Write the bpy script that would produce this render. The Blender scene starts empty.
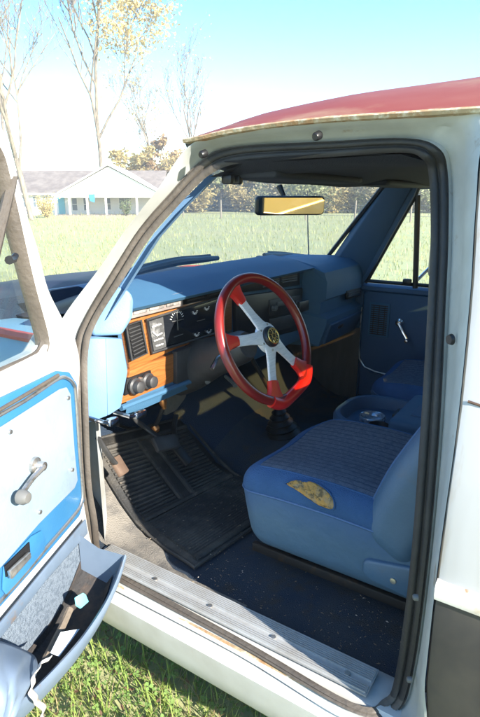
import bpy, bmesh, math, random
from mathutils import Vector, Matrix, Quaternion
R = math.radians
random.seed(7)
scene = bpy.context.scene
col = scene.collection

# ------------------------------------------------------------------ helpers
def V(*a): return Vector(a[0] if len(a) == 1 else a)

class MB:
    def __init__(s): s.v = []; s.f = []
    def add(s, vs, fs):
        o = len(s.v); s.v += [tuple(p) for p in vs]; s.f += [tuple(i + o for i in f) for f in fs]; return s
    def grid(s, rows, cu=False, cv=False):
        n = len(rows[0]); m = len(rows); vs = [p for r in rows for p in r]; fs = []
        for i in range(m if cv else m - 1):
            for j in range(n if cu else n - 1):
                a, b = i, (i + 1) % m; c, d = j, (j + 1) % n
                fs.append((a * n + c, a * n + d, b * n + d, b * n + c))
        return s.add(vs, fs)
    def tube(s, pts, r, n=8, closed=False, cap=True, flat=None):
        pts = [V(p) for p in pts]; m = len(pts); rows = []; prev = None
        for i, p in enumerate(pts):
            if closed: t = pts[(i + 1) % m] - pts[i - 1]
            else: t = pts[min(i + 1, m - 1)] - pts[max(i - 1, 0)]
            t = t.normalized() if t.length > 1e-9 else V(0, 0, 1)
            if prev is None:
                u = t.cross(V(0, 0, 1))
                if u.length < .05: u = t.cross(V(0, 1, 0))
            else: u = prev - t * prev.dot(t)
            u.normalize(); prev = u; w = t.cross(u)
            rr = r[i] if isinstance(r, (list, tuple)) else r
            fl = flat or 1
            rows.append([p + u * (rr * math.cos(2 * math.pi * k / n)) + w * (rr * fl * math.sin(2 * math.pi * k / n)) for k in range(n)])
        o = len(s.v); s.grid(rows, cu=True, cv=closed)
        if cap and not closed:
            s.f.append(tuple(o + k for k in range(n))[::-1]); s.f.append(tuple(o + (m - 1) * n + k for k in range(n)))
        return s
    def box(s, c, d, bev=0, seg=2, rot=None, taper=None):
        bm = bmesh.new(); bmesh.ops.create_cube(bm, size=1)
        for v in bm.verts:
            v.co = V(v.co.x * d[0], v.co.y * d[1], v.co.z * d[2])
            if taper and v.co.z > 0: v.co.x *= taper; v.co.y *= taper
        if bev: bmesh.ops.bevel(bm, geom=bm.edges[:], offset=bev, segments=seg, profile=.5, affect='EDGES')
        M_ = (rot.to_matrix() if isinstance(rot, Quaternion) else rot) if rot is not None else Matrix.Identity(3)
        bm.verts.index_update()
        s.add([M_ @ v.co + V(c) for v in bm.verts], [[v.index for v in f.verts] for f in bm.faces]); bm.free(); return s
    def prism(s, poly, vec, bev=0, seg=2):
        bm = bmesh.new(); vec = V(vec)
        a = [bm.verts.new(V(p)) for p in poly]; b = [bm.verts.new(V(p) + vec) for p in poly]; n = len(a)
        bm.faces.new(a); bm.faces.new(b[::-1])
        for i in range(n): bm.faces.new((a[i], b[i], b[(i + 1) % n], a[(i + 1) % n]))
        bmesh.ops.recalc_face_normals(bm, faces=bm.faces[:])
        if bev:
            bmesh.ops.bevel(bm, geom=bm.edges[:], offset=bev, segments=seg, profile=.5, affect='EDGES', clamp_overlap=True)
        bm.verts.index_update()
        s.add([v.co for v in bm.verts], [[v.index for v in f.verts] for f in bm.faces]); bm.free(); return s
    def lathe(s, c, axis, prof, n=24, ref=None):
        axis = V(axis).normalized(); u = axis.cross(V(0, 0, 1))
        if u.length < .05: u = axis.cross(V(0, 1, 0))
        u.normalize(); w = axis.cross(u); c = V(c)
        rows = [[c + axis * h + (u * math.cos(2 * math.pi * k / n) + w * math.sin(2 * math.pi * k / n)) * r for k in range(n)] for r, h in prof]
        return s.grid(rows, cu=True)
    def build(s, name, m, parent=None, ang=35, solid=0, sub=0, bevel=0):
        me = bpy.data.meshes.new(name); me.from_pydata(s.v, [], s.f); me.update()
        bm = bmesh.new(); bm.from_mesh(me); bmesh.ops.remove_doubles(bm, verts=bm.verts[:], dist=1e-5)
        bmesh.ops.recalc_face_normals(bm, faces=bm.faces[:]); bm.to_mesh(me); bm.free()
        for p in me.polygons: p.use_smooth = True
        if ang is not None: me.set_sharp_from_angle(angle=R(ang))
        o = bpy.data.objects.new(name, me); col.objects.link(o); me.materials.append(m)
        if parent: o.parent = parent
        if solid:
            k = o.modifiers.new('thickness', 'SOLIDIFY'); k.thickness = solid; k.offset = 0
        if bevel:
            k = o.modifiers.new('bevel', 'BEVEL'); k.width = bevel; k.segments = 2; k.limit_method = 'ANGLE'
        if sub:
            k = o.modifiers.new('sub', 'SUBSURF'); k.levels = sub; k.render_levels = sub
        return o

def raw(name, vs, fs, m, parent=None, smooth=False):
    me = bpy.data.meshes.new(name); me.from_pydata(vs, [], fs); me.update()
    if smooth:
        for p in me.polygons: p.use_smooth = True
    o = bpy.data.objects.new(name, me); col.objects.link(o); me.materials.append(m)
    if parent: o.parent = parent
    return o

def tag(o, label=None, cat=None, group=None, kind=None):
    if label: o['label'] = label
    if cat: o['category'] = cat
    if group: o['group'] = group
    if kind: o['kind'] = kind
    return o

def empty(name, loc=(0, 0, 0), rz=0):
    o = bpy.data.objects.new(name, None); col.objects.link(o); o.location = loc; o.rotation_euler = (0, 0, rz); o.empty_display_size = .2
    return o

def copy_tree(o, parent=None):
    c = o.copy(); col.objects.link(c)
    if parent: c.parent = parent
    for ch in list(o.children): copy_tree(ch, c)
    return c

def spline(pts, n=6, closed=False):
    pts = [V(p) for p in pts]; m = len(pts); out = []
    for i in range(m if closed else m - 1):
        g = lambda k: pts[k % m] if closed else pts[max(0, min(m - 1, k))]
        a, b, c, d = g(i - 1), g(i), g(i + 1), g(i + 2)
        for k in range(n):
            t = k / n
            out.append(.5 * ((2 * b) + (c - a) * t + (2 * a - 5 * b + 4 * c - d) * t * t + (3 * b - a - 3 * c + d) * t ** 3))
    if not closed: out.append(pts[-1])
    return out

def interp(z, tab):
    if z <= tab[0][0]: return tab[0][1]
    for (a, b), (c, d) in zip(tab, tab[1:]):
        if z <= c: return b + (d - b) * (z - a) / (c - a)
    return tab[-1][1]

# ------------------------------------------------------------------ materials
def M(name, c, rough=.5, metal=0, var=None, dirt=None, bump=None, spec=.5, coat=0, coords='Object', stretch=None, trans=0):
    """var=(scale, colour2, lo, hi): noise blend to a second colour; dirt=(scale, colour, lo, hi); bump=(scale, strength)"""
    m = bpy.data.materials.new(name); m.use_nodes = True; nt = m.node_tree; b = nt.nodes['Principled BSDF']
    b.inputs['Base Color'].default_value = (*c, 1); b.inputs['Roughness'].default_value = rough; b.inputs['Metallic'].default_value = metal
    b.inputs['Specular IOR Level'].default_value = spec; b.inputs['Coat Weight'].default_value = coat
    tc = nt.nodes.new('ShaderNodeTexCoord'); mp = nt.nodes.new('ShaderNodeMapping'); nt.links.new(tc.outputs[coords], mp.inputs['Vector'])
    if stretch: mp.inputs['Scale'].default_value = stretch
    cur = None
    for k, d in enumerate([var, dirt]):
        if not d: continue
        nz = nt.nodes.new('ShaderNodeTexNoise'); nz.inputs['Scale'].default_value = d[0]; nz.inputs['Detail'].default_value = 6 if k else 4; nz.inputs['Roughness'].default_value = .65
        nt.links.new(mp.outputs[0], nz.inputs['Vector'])
        mr = nt.nodes.new('ShaderNodeMapRange'); mr.inputs['From Min'].default_value = d[2]; mr.inputs['From Max'].default_value = d[3]
        nt.links.new(nz.outputs['Fac'], mr.inputs['Value'])
        mx = nt.nodes.new('ShaderNodeMix'); mx.data_type = 'RGBA'; nt.links.new(mr.outputs[0], mx.inputs['Factor'])
        if cur: nt.links.new(cur, mx.inputs['A'])
        else: mx.inputs['A'].default_value = (*c, 1)
        mx.inputs['B'].default_value = (*d[1], 1); cur = mx.outputs['Result']
    if cur: nt.links.new(cur, b.inputs['Base Color'])
    if bump:
        nz = nt.nodes.new('ShaderNodeTexNoise'); nz.inputs['Scale'].default_value = bump[0]; nz.inputs['Detail'].default_value = 5
        nt.links.new(mp.outputs[0], nz.inputs['Vector'])
        bp = nt.nodes.new('ShaderNodeBump'); bp.inputs['Strength'].default_value = bump[1]; bp.inputs['Distance'].default_value = .01
        nt.links.new(nz.outputs['Fac'], bp.inputs['Height']); nt.links.new(bp.outputs[0], b.inputs['Normal'])
    m['mp'] = mp.name
    return m

def stripes(m, axis, scale, c2, width=.5, soft=.1, amount=1, distort=0):
    """blend thin stripes of colour c2 along an object axis into material m"""
    nt = m.node_tree; b = nt.nodes['Principled BSDF']; mp = nt.nodes[m['mp']]
    w = nt.nodes.new('ShaderNodeTexWave'); w.wave_type = 'BANDS'; w.bands_direction = axis; w.inputs['Scale'].default_value = scale
    w.inputs['Distortion'].default_value = distort; w.inputs['Detail'].default_value = 2
    nt.links.new(mp.outputs[0], w.inputs['Vector'])
    mr = nt.nodes.new('ShaderNodeMapRange'); mr.inputs['From Min'].default_value = width; mr.inputs['From Max'].default_value = width + soft; mr.inputs['To Max'].default_value = amount
    nt.links.new(w.outputs['Fac'], mr.inputs['Value'])
    mx = nt.nodes.new('ShaderNodeMix'); mx.data_type = 'RGBA'; nt.links.new(mr.outputs[0], mx.inputs['Factor'])
    ln = b.inputs['Base Color'].links
    if ln: nt.links.new(ln[0].from_socket, mx.inputs['A'])
    else: mx.inputs['A'].default_value = b.inputs['Base Color'].default_value
    mx.inputs['B'].default_value = (*c2, 1); nt.links.new(mx.outputs['Result'], b.inputs['Base Color'])
    return m

def glass(name, tint=(.96, .98, .97), gl=.07, dust=.04, dustcol=(.8, .8, .75)):
    m = bpy.data.materials.new(name); m.use_nodes = True; nt = m.node_tree; nt.nodes.remove(nt.nodes['Principled BSDF'])
    out = nt.nodes['Material Output']; t = nt.nodes.new('ShaderNodeBsdfTransparent'); t.inputs[0].default_value = (*tint, 1)
    g = nt.nodes.new('ShaderNodeBsdfGlossy'); g.inputs['Roughness'].default_value = .03
    d = nt.nodes.new('ShaderNodeBsdfTranslucent'); d.inputs[0].default_value = (*dustcol, 1)
    f = nt.nodes.new('ShaderNodeLayerWeight'); f.inputs['Blend'].default_value = .25
    mu = nt.nodes.new('ShaderNodeMath'); mu.operation = 'MULTIPLY_ADD'; nt.links.new(f.outputs['Fresnel'], mu.inputs[0]); mu.inputs[1].default_value = .22; mu.inputs[2].default_value = gl * .3
    m1 = nt.nodes.new('ShaderNodeMixShader'); nt.links.new(mu.outputs[0], m1.inputs[0]); nt.links.new(t.outputs[0], m1.inputs[1]); nt.links.new(g.outputs[0], m1.inputs[2])
    nz = nt.nodes.new('ShaderNodeTexNoise'); nz.inputs['Scale'].default_value = 5; nz.inputs['Detail'].default_value = 6
    tc = nt.nodes.new('ShaderNodeTexCoord'); nt.links.new(tc.outputs['Object'], nz.inputs['Vector'])
    mr = nt.nodes.new('ShaderNodeMapRange'); mr.inputs['From Min'].default_value = .3; mr.inputs['From Max'].default_value = .7; mr.inputs['To Min'].default_value = dust * .4; mr.inputs['To Max'].default_value = dust
    nt.links.new(nz.outputs['Fac'], mr.inputs['Value'])
    m2 = nt.nodes.new('ShaderNodeMixShader'); nt.links.new(mr.outputs[0], m2.inputs[0]); nt.links.new(m1.outputs[0], m2.inputs[1]); nt.links.new(d.outputs[0], m2.inputs[2])
    nt.links.new(m2.outputs[0], out.inputs['Surface']); return m

WHITE = M('white_paint', (.52, .52, .50), .42, var=(9, (.44, .43, .40), .4, .75), dirt=(14, (.38, .24, .12), .66, .78), coat=.2)
CABWHITE = M('streaked_white_paint', (.42, .42, .41), .42, var=(7, (.36, .35, .33), .4, .7), dirt=(14, (.30, .22, .13), .56, .80), stretch=(1, 1, .14), coat=.2)
JAMB = M('jamb_paint', (.42, .43, .41), .5, var=(7, (.33, .34, .32), .4, .7), dirt=(18, (.25, .17, .10), .64, .76))
ROOFRED = M('faded_red_paint', (.215, .048, .036), .6, var=(5, (.25, .085, .065), .4, .7), dirt=(8, (.32, .20, .12), .52, .76), stretch=(1, .35, 1))
RUST = M('rusty_edge', (.36, .27, .16), .75, var=(22, (.33, .18, .08), .45, .62), dirt=(40, (.62, .58, .45), .5, .7), bump=(60, .4))
MOULD = M('worn_moulding', (.62, .60, .55), .45, var=(20, (.5, .42, .32), .5, .7), dirt=(30, (.30, .19, .10), .64, .74))
RUSTY = M('rusty_metal', (.17, .085, .035), .8, var=(18, (.05, .032, .025), .38, .58))
NAVYPAINT = M('dark_blue_paint', (.012, .014, .032), .5, var=(5, (.02, .022, .04), .4, .7), spec=.2)
LOWDARK = M('dark_lower_paint', (.035, .033, .036), .45, var=(7, (.06, .055, .05), .4, .7))
PINRED = M('red_pinstripe', (.50, .07, .05), .5)
FENDER = M('faded_blue_paint', (.16, .34, .48), .4, var=(4, (.22, .40, .52), .4, .7))
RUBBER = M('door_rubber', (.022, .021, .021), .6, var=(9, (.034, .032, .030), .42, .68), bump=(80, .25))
SEALTAN = M('dusty_rubber', (.088, .074, .060), .65, var=(10, (.062, .052, .043), .4, .7), bump=(80, .25))  # lighter copy of the seal rubber, its tan stands in for sunlight
BLACK = M('black_plastic', (.012, .012, .013), .4)
DARK = M('dark_plastic', (.03, .03, .032), .5, var=(20, (.05, .05, .05), .4, .7))
BLUE = M('blue_dash_vinyl', (.036, .105, .19), .65, var=(5, (.046, .125, .21), .35, .7), bump=(260, .12), spec=.4)
BLUED = M('blue_trim_plastic', (.027, .075, .15), .55, var=(4, (.034, .088, .165), .35, .7), bump=(260, .1), spec=.4)
BLUELT = M('faded_blue_trim', (.135, .25, .41), .5, var=(6, (.16, .28, .43), .4, .7), bump=(240, .08))  # paler blue used on the dash end pieces and driver's pillar trim
DOORBLUE = M('door_vinyl_blue', (.028, .145, .31), .5, var=(6, (.038, .165, .33), .4, .7), bump=(200, .08))
DOORPALE = M('door_vinyl_pale', (.26, .33, .41), .5, var=(5, (.22, .30, .39), .4, .7), dirt=(9, (.17, .21, .25), .60, .82), bump=(160, .08))
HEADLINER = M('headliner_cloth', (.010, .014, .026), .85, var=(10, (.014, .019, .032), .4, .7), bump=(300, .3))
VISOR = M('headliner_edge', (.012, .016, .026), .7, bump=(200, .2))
CARPET = M('blue_carpet', (.038, .058, .090), .95, var=(7, (.060, .074, .092), .38, .65), dirt=(16, (.075, .068, .058), .52, .80), bump=(420, 1.0), spec=.1)
LITDUST = M('dusty_sill_mat', (.24, .22, .19), .95, var=(12, (.12, .115, .11), .42, .66), dirt=(60, (.10, .09, .08), .62, .75), bump=(300, .6), spec=.1)
TOECARPET = M('toe_board_carpet', (.030, .050, .086), .95, var=(6, (.038, .054, .080), .4, .7), bump=(350, .9), spec=.1)
MATRUB = M('floor_mat_rubber', (.026, .026, .026), .7, var=(6, (.100, .090, .075), .44, .72), dirt=(30, (.16, .13, .10), .62, .8), bump=(200, .3))
KICKBR = M('kick_panel_board', (.06, .052, .045), .9, var=(10, (.08, .07, .06), .4, .7), bump=(150, .3), stretch=(1, 3, .6))
SEATV = M('seat_side_vinyl', (.050, .110, .185), .42, var=(5, (.064, .130, .21), .35, .7), dirt=(11, (.085, .11, .14), .6, .85), bump=(220, .1))
def zblend(m, c2, z0, z1, sc=14, amp=.05):
    nt = m.node_tree; b = nt.nodes['Principled BSDF']; mp = nt.nodes[m['mp']]; sp = nt.nodes.new('ShaderNodeSeparateXYZ'); nt.links.new(mp.outputs[0], sp.inputs[0])
    nz = nt.nodes.new('ShaderNodeTexNoise'); nz.inputs['Scale'].default_value = sc; nt.links.new(mp.outputs[0], nz.inputs['Vector'])
    ma = nt.nodes.new('ShaderNodeMath'); ma.operation = 'MULTIPLY_ADD'; nt.links.new(nz.outputs['Fac'], ma.inputs[0]); ma.inputs[1].default_value = amp; nt.links.new(sp.outputs['Z'], ma.inputs[2])
    mr = nt.nodes.new('ShaderNodeMapRange'); mr.inputs['From Min'].default_value = z0 + amp / 2; mr.inputs['From Max'].default_value = z1 + amp / 2; nt.links.new(ma.outputs[0], mr.inputs['Value'])
    mx = nt.nodes.new('ShaderNodeMix'); mx.data_type = 'RGBA'; nt.links.new(mr.outputs[0], mx.inputs['Factor']); nt.links.new(b.inputs['Base Color'].links[0].from_socket, mx.inputs['A']); mx.inputs['B'].default_value = (*c2, 1)
    nt.links.new(mx.outputs['Result'], b.inputs['Base Color'])
SEATSKIRT = M('worn_seat_skirt', (.060, .122, .195), .5, var=(5, (.078, .145, .22), .35, .7), dirt=(11, (.085, .11, .14), .6, .85), bump=(20, .45)); zblend(SEATSKIRT, (.038, .099, .22), .725, .800)
VELOUR = M('seat_velour', (.031, .084, .19), .8, var=(5, (.046, .115, .26), .35, .7), bump=(380, .5), spec=.2)
SEATCLOTH = M('seat_insert_cloth', (.125, .155, .20), .9, var=(90, (.085, .112, .155), .4, .6), bump=(500, .5), spec=.15)
stripes(SEATCLOTH, 'X', 13.5, (.035, .050, .085), .92, .06, .75)
FOAM = M('yellow_foam', (.42, .23, .06), .95, var=(30, (.30, .21, .11), .50, .58), dirt=(55, (.12, .085, .04), .54, .62), bump=(90, .9))
WOOD = M('orange_wood_trim', (.32, .115, .030), .35, coat=.3, stretch=(1.2, 1, 6))
stripes(WOOD, 'Z', 5.5, (.19, .060, .014), .35, .6, .55, distort=14)
RIMWOOD = M('dark_red_wood_rim', (.20, .012, .009), .3, var=(8, (.13, .008, .007), .4, .7), coat=.35)
GRIPRED = M('bright_red_grip', (.62, .018, .010), .35, var=(10, (.52, .012, .008), .4, .7), coat=.3)
ALU = M('brushed_aluminium', (.85, .85, .85), .5, metal=.35, var=(30, (.7, .7, .7), .4, .7), stretch=(1, 1, 8))
PLATE = M('worn_sill_plate', (.40, .41, .41), .5, metal=.3, var=(12, (.32, .31, .29), .4, .7), dirt=(35, (.15, .12, .09), .66, .76))
CHROME = M('chrome', (.75, .75, .76), .15, metal=1)
DULLCHROME = M('pitted_chrome', (.55, .53, .50), .35, metal=.9, var=(40, (.3, .27, .23), .5, .7))
GOLD = M('gold_emblem', (.55, .40, .15), .3, metal=.9)
COPPER = M('copper_fitting', (.65, .27, .10), .35, metal=.8)
BROWN = M('brown_rubber_pedal', (.10, .062, .042), .8, var=(25, (.15, .10, .07), .4, .7))
GREY = M('grey_plastic', (.13, .13, .125), .45)
VENTCOL = M('vent_faceplate', (.26, .23, .21), .5, var=(30, (.20, .16, .15), .4, .7))
LENS = M('cluster_lens', (.010, .012, .016), .12, coat=.3)
GAUGEFACE = M('gauge_face', (.075, .075, .075), .4, var=(30, (.20, .20, .20), .5, .62))
MARK = M('gauge_marks', (.80, .80, .78), .6)
SILVERMARK = M('worn_silver_face', (.30, .28, .26), .4, var=(30, (.10, .09, .085), .45, .6))
REDMARK = M('red_marks', (.5, .06, .05), .5)
MIRRORG = M('mirror_glass', (.85, .85, .82), .02, metal=1)
GLASS = glass('windscreen_glass', dust=.05)
SIDEGLASS = glass('side_glass', (.93, .96, .95), .08, .03)
REARGLASS = glass('rear_glass', (.80, .64, .36), .08, .05)  # amber tint added to colour the reflection in the mirror
DOORCARPET = M('door_carpet', (.23, .28, .34), .95, var=(110, (.15, .19, .24), .45, .6), bump=(400, 1), spec=.1)
POCKETV = M('pocket_vinyl', (.13, .175, .24), .5, var=(8, (.10, .14, .195), .4, .7), dirt=(16, (.16, .12, .09), .6, .75))
POCKETIN = M('pocket_lining', (.030, .028, .028), .9, var=(12, (.075, .05, .036), .45, .65), bump=(100, .6))
STRAPV = M('torn_vinyl_strip', (.52, .50, .47), .6, var=(18, (.33, .28, .25), .45, .65))
TEAL = M('teal_plastic_tag', (.20, .62, .66), .45)
PAPER = M('white_paper', (.62, .68, .74), .8)
STICKM = M('brown_stick', (.15, .12, .09), .9, bump=(60, .6))
TYRE = M('tyre_rubber', (.02, .02, .02), .8)
SIDING = M('white_siding', (.80, .80, .78), .6); stripes(SIDING, 'Z', 2.0, (.62, .62, .62), .85, .1, .6)
SHINGLE = M('grey_shingles', (.14, .12, .11), .9, var=(1.2, (.21, .185, .165), .4, .65), bump=(20, .5))
WINDARK = M('house_window_glass', (.10, .14, .18), .15)
TEALDOOR = M('teal_door_paint', (.12, .42, .52), .5)
TRIMW = M('white_trim', (.82, .82, .80), .5)
BARK = M('pale_bark', (.27, .23, .17), .9, var=(3, (.12, .105, .085), .38, .62), bump=(12, .8), stretch=(1, 1, .3))
BARKD = M('grey_bark', (.20, .17, .14), .9, var=(3, (.12, .10, .08), .4, .62), bump=(12, .8), stretch=(1, 1, .3))
POSTW = M('weathered_fence_post', (.22, .19, .15), .9)
WIRE = M('fence_wire', (.25, .24, .22), .5, metal=.6)

def leafmat(name, c, c2):
    m = M(name, c, .7, var=(1.3, c2, .35, .65), spec=.2)
    nt = m.node_tree; b = nt.nodes['Principled BSDF']; out = nt.nodes['Material Output']
    tr = nt.nodes.new('ShaderNodeBsdfTranslucent'); ln = b.inputs['Base Color'].links[0]; nt.links.new(ln.from_socket, tr.inputs[0])
    mx = nt.nodes.new('ShaderNodeMixShader'); mx.inputs[0].default_value = .35
    nt.links.new(b.outputs[0], mx.inputs[1]); nt.links.new(tr.outputs[0], mx.inputs[2]); nt.links.new(mx.outputs[0], out.inputs['Surface']); return m
LYEL = leafmat('yellow_leaves', (.58, .48, .20), (.52, .40, .18))
LORA = leafmat('orange_leaves', (.40, .26, .13), (.33, .25, .13))
LGRN = leafmat('olive_leaves', (.27, .31, .14), (.33, .33, .17))
LBRN = leafmat('tan_leaves', (.42, .36, .22), (.36, .33, .20))
LDRK = leafmat('dark_evergreen_leaves', (.13, .18, .09), (.18, .21, .10))
GRASSG = leafmat('grass_blades', (.22, .31, .07), (.33, .36, .12))
GRASSD = leafmat('dry_grass_blades', (.46, .38, .20), (.34, .25, .14))
CLOVER = leafmat('clover_leaves', (.20, .33, .09), (.28, .37, .13))

# ------------------------------------------------------------------ world, sun, camera
SUNV = V(-.26, -1.0, .50).normalized()
w = bpy.data.worlds.new('World'); scene.world = w; w.use_nodes = True; nt = w.node_tree
sky = nt.nodes.new('ShaderNodeTexSky'); sky.sky_type = 'NISHITA'; sky.sun_disc = False
sky.sun_elevation = math.asin(SUNV.z); sky.sun_rotation = math.atan2(SUNV.x, SUNV.y); sky.air_density = 1.0; sky.dust_density = .2; sky.ozone_density = 1.4
bg = nt.nodes['Background']; bg.inputs['Strength'].default_value = .12; hs = nt.nodes.new('ShaderNodeHueSaturation'); hs.inputs['Saturation'].default_value = 1.45; nt.links.new(sky.outputs[0], hs.inputs['Color']); nt.links.new(hs.outputs[0], bg.inputs['Color'])
sd = bpy.data.lights.new('sun', 'SUN'); sd.energy = 5.0; sd.angle = R(.5); sd.color = (1, .93, .82)
so = bpy.data.objects.new('sun', sd); col.objects.link(so); so.rotation_euler = (-SUNV).to_track_quat('-Z', 'Y').to_euler(); so.location = (-10, -30, 20)
cd = bpy.data.cameras.new('camera'); cam = bpy.data.objects.new('camera', cd); col.objects.link(cam); scene.camera = cam
cd.sensor_fit = 'VERTICAL'; cd.sensor_height = 23.6; cd.lens = 18.0; cd.clip_start = .02; cd.clip_end = 3000
CAM = V(-1.81, 0, 1.52); cam.location = CAM
a, p = R(33.5), R(16.2)
cam.rotation_euler = V(math.cos(a) * math.cos(p), math.sin(a) * math.cos(p), -math.sin(p)).to_track_quat('-Z', 'Y').to_euler()
scene.view_settings.view_transform = 'Standard'; scene.view_settings.look = 'None'; scene.view_settings.exposure = 1.9; scene.view_settings.gamma = 1
scene.cycles.max_bounces = 8; scene.cycles.transparent_max_bounces = 16
scene.cycles.use_denoising = True

# ================================================================== PICKUP TRUCK
truck = tag(empty('pickup_truck', (0, 0, 0)), 'old white pickup truck with faded red roof and blue interior, driver door open', 'pickup truck')
ZB = [(.3, -.93), (.40, -.95), (.55, -.975), (.7, -.992), (.85, -.998), (1.05, -.975), (1.12, -.957), (1.25, -.91), (1.4, -.850), (1.55, -.792), (1.67, -.745), (2, -.62)]
XO = lambda z: interp(z, ZB)

# --- door opening loops, same stations all round (front foot, up the A pillar, header, B pillar, sill)
L1 = [(-0.915,1.061,0.550), (-0.929,1.052,0.677), (-0.936,1.055,0.801), (-0.921,1.060,1.001), (-0.889,1.081,1.141), (-0.862,1.070,1.217), (-0.821,1.012,1.322), (-0.779,0.950,1.429), (-0.748,0.877,1.510), (-0.723,0.810,1.573), (-0.713,0.721,1.600), (-0.711,0.506,1.604), (-0.710,0.360,1.606), (-0.715,0.316,1.593), (-0.687,0.308,1.563), (-0.729,0.283,1.454), (-0.774,0.265,1.340), (-0.857,0.235,1.121), (-0.898,0.219,0.852), (-0.900,0.226,0.594), (-0.925,0.239,0.550), (-0.966,0.289,0.550), (-0.951,0.569,0.550), (-0.936,0.961,0.550)]
L2 = [(-0.920,1.096,0.519), (-0.938,1.091,0.668), (-0.946,1.088,0.796), (-0.926,1.099,1.042), (-0.894,1.124,1.157), (-0.869,1.110,1.224), (-0.823,1.048,1.343), (-0.781,0.987,1.449), (-0.749,0.909,1.533), (-0.721,0.840,1.603), (-0.709,0.756,1.635), (-0.709,0.513,1.635), (-0.710,0.353,1.632), (-0.718,0.288,1.612), (-0.689,0.273,1.570), (-0.734,0.249,1.455), (-0.777,0.232,1.344), (-0.858,0.201,1.130), (-0.901,0.186,0.868), (-0.914,0.189,0.628), (-0.932,0.209,0.540), (-0.978,0.283,0.540), (-0.962,0.562,0.540), (-0.957,0.971,0.540)]
def mix(A, B, t, dx=0): return [V(a) * (1 - t) + V(b) * t + V(dx, 0, 0) for a, b in zip(A, B)]
S = lambda L: spline(L, 6, True)
s1, s2 = S(L1), S(L2)
ridge = [(.7, .014), (0, 0), (.12, -.005), (.30, -.007), (.42, -.004), (.47, .002), (.53, .002), (.58, -.003), (.72, -.005), (.86, -.004), (.92, .001), (1, 0), (1.05, .02)]
prof_ = [mix(s1, s2, t, dx) for t, dx in ridge]; nf_ = 9 * 6 + 3
kb_ = 19 * 6 + 4
mb = MB(); mb.grid([r_[kb_ - 1:] + r_[:nf_] for r_ in prof_]); fs_ = mb.build('door_seal', SEALTAN, truck, ang=60); fs_['label'] = 'tan length of the door seal along the sill and front pillar, sunlight put into its colour'
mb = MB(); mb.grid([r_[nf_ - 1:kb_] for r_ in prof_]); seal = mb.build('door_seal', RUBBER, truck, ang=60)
# jamb: outer edge of the frame
L3 = [(-0.933,1.150,0.478), (-0.953,1.150,0.623), (-0.966,1.138,0.790), (-0.946,1.143,1.039), (-0.932,1.151,1.162), (-0.917,1.136,1.229), (-0.867,1.042,1.357), (-0.829,0.977,1.454), (-0.793,0.904,1.546), (-0.758,0.837,1.638), (-0.749,0.734,1.660), (-0.746,0.497,1.668), (-0.746,0.345,1.667), (-0.747,0.220,1.665), (-0.786,0.201,1.564), (-0.826,0.188,1.462), (-0.865,0.175,1.362), (-0.939,0.158,1.169), (-0.988,0.153,0.937), (-0.992,0.151,0.709), (-0.979,0.151,0.582), (-0.991,0.277,0.530), (-0.975,0.553,0.530), (-0.977,0.974,0.530)]
s3 = spline(L3, 6, True)
mb = MB(); mb.grid([s2, mix(s2, s3, .06, .015), mix(s2, s3, .5, .012), mix(s2, s3, .62, -.002), mix(s2, s3, .92, -.004), s3], cu=True)
frame = mb.build('door_frame', JAMB, truck, ang=40)
# bumper plugs on the header
for k, (pt) in enumerate([(-0.764,0.795,1.621), (-0.755,0.517,1.644)]):
    pt = V(pt); mb = MB(); mb.lathe(pt + V(.012, 0, 0), (-1, 0, -.3), [(0, .018), (.006, .018), (.0085, .014), (.009, 0)], 16); mb.build('rubber_plug', BLACK, frame)
# seam lines, screws and striker on the jamb
mb = MB(); mb.lathe(V((-0.864,0.199,1.290)) + V(.012, 0, 0), (-.7, .6, 0), [(0, .006), (.008, .006), (.010, 0)], 14); mb.build('rubber_plug', BLACK, frame)
for pt in ((-0.947,0.189,0.830), (-0.934,0.187,0.633)):
    mb = MB(); mb.lathe(V(pt) + V(.005, 0, 0), (-.5, .85, 0), [(.006, 0), (.006, .006), (.004, .009), (0, .010)], 12); mb.build('striker_bolt', GREY, frame)

# gutter strip along the roof edge
gp = [(-0.753,0.849,1.650), (-0.751,0.796,1.655), (-0.748,0.729,1.663), (-0.745,0.620,1.669), (-0.745,0.493,1.671), (-0.745,0.369,1.669), (-0.747,0.217,1.666)]
gp = spline(gp, 5); last = gp[-1]; gp += [V(last.x, last.y - .1 * k, last.z - .004 * k) for k in range(1, 6)]
def gut(y):
    for p, q in zip(gp, gp[1:]):
        if q.y <= y <= p.y: t = (y - p.y) / (q.y - p.y); return p * (1 - t) + q * t
    return (gp[0] if y > gp[0].y else gp[-1]).copy()
mb = MB()
mb.grid([[p + V(dx, 0, dz) for p in gp] for dx, dz in [(.03, -.006), (.004, -.007), (-.011, -.005), (-.014, .001), (-.010, .004), (-.004, .000), (.006, .002), (.012, .008)]])
gutter = mb.build('roof_gutter', RUST, truck, ang=50)
mb = MB()
mb.grid([[V(-p.x - dx, p.y, p.z + dz) for p in gp] for dx, dz in [(.03, -.006), (.004, -.007), (-.011, -.005), (-.014, .001), (-.010, .004), (-.004, .000), (.006, .002), (.012, .008)]])
mb.build('roof_gutter', RUST, truck, ang=50)
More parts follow.
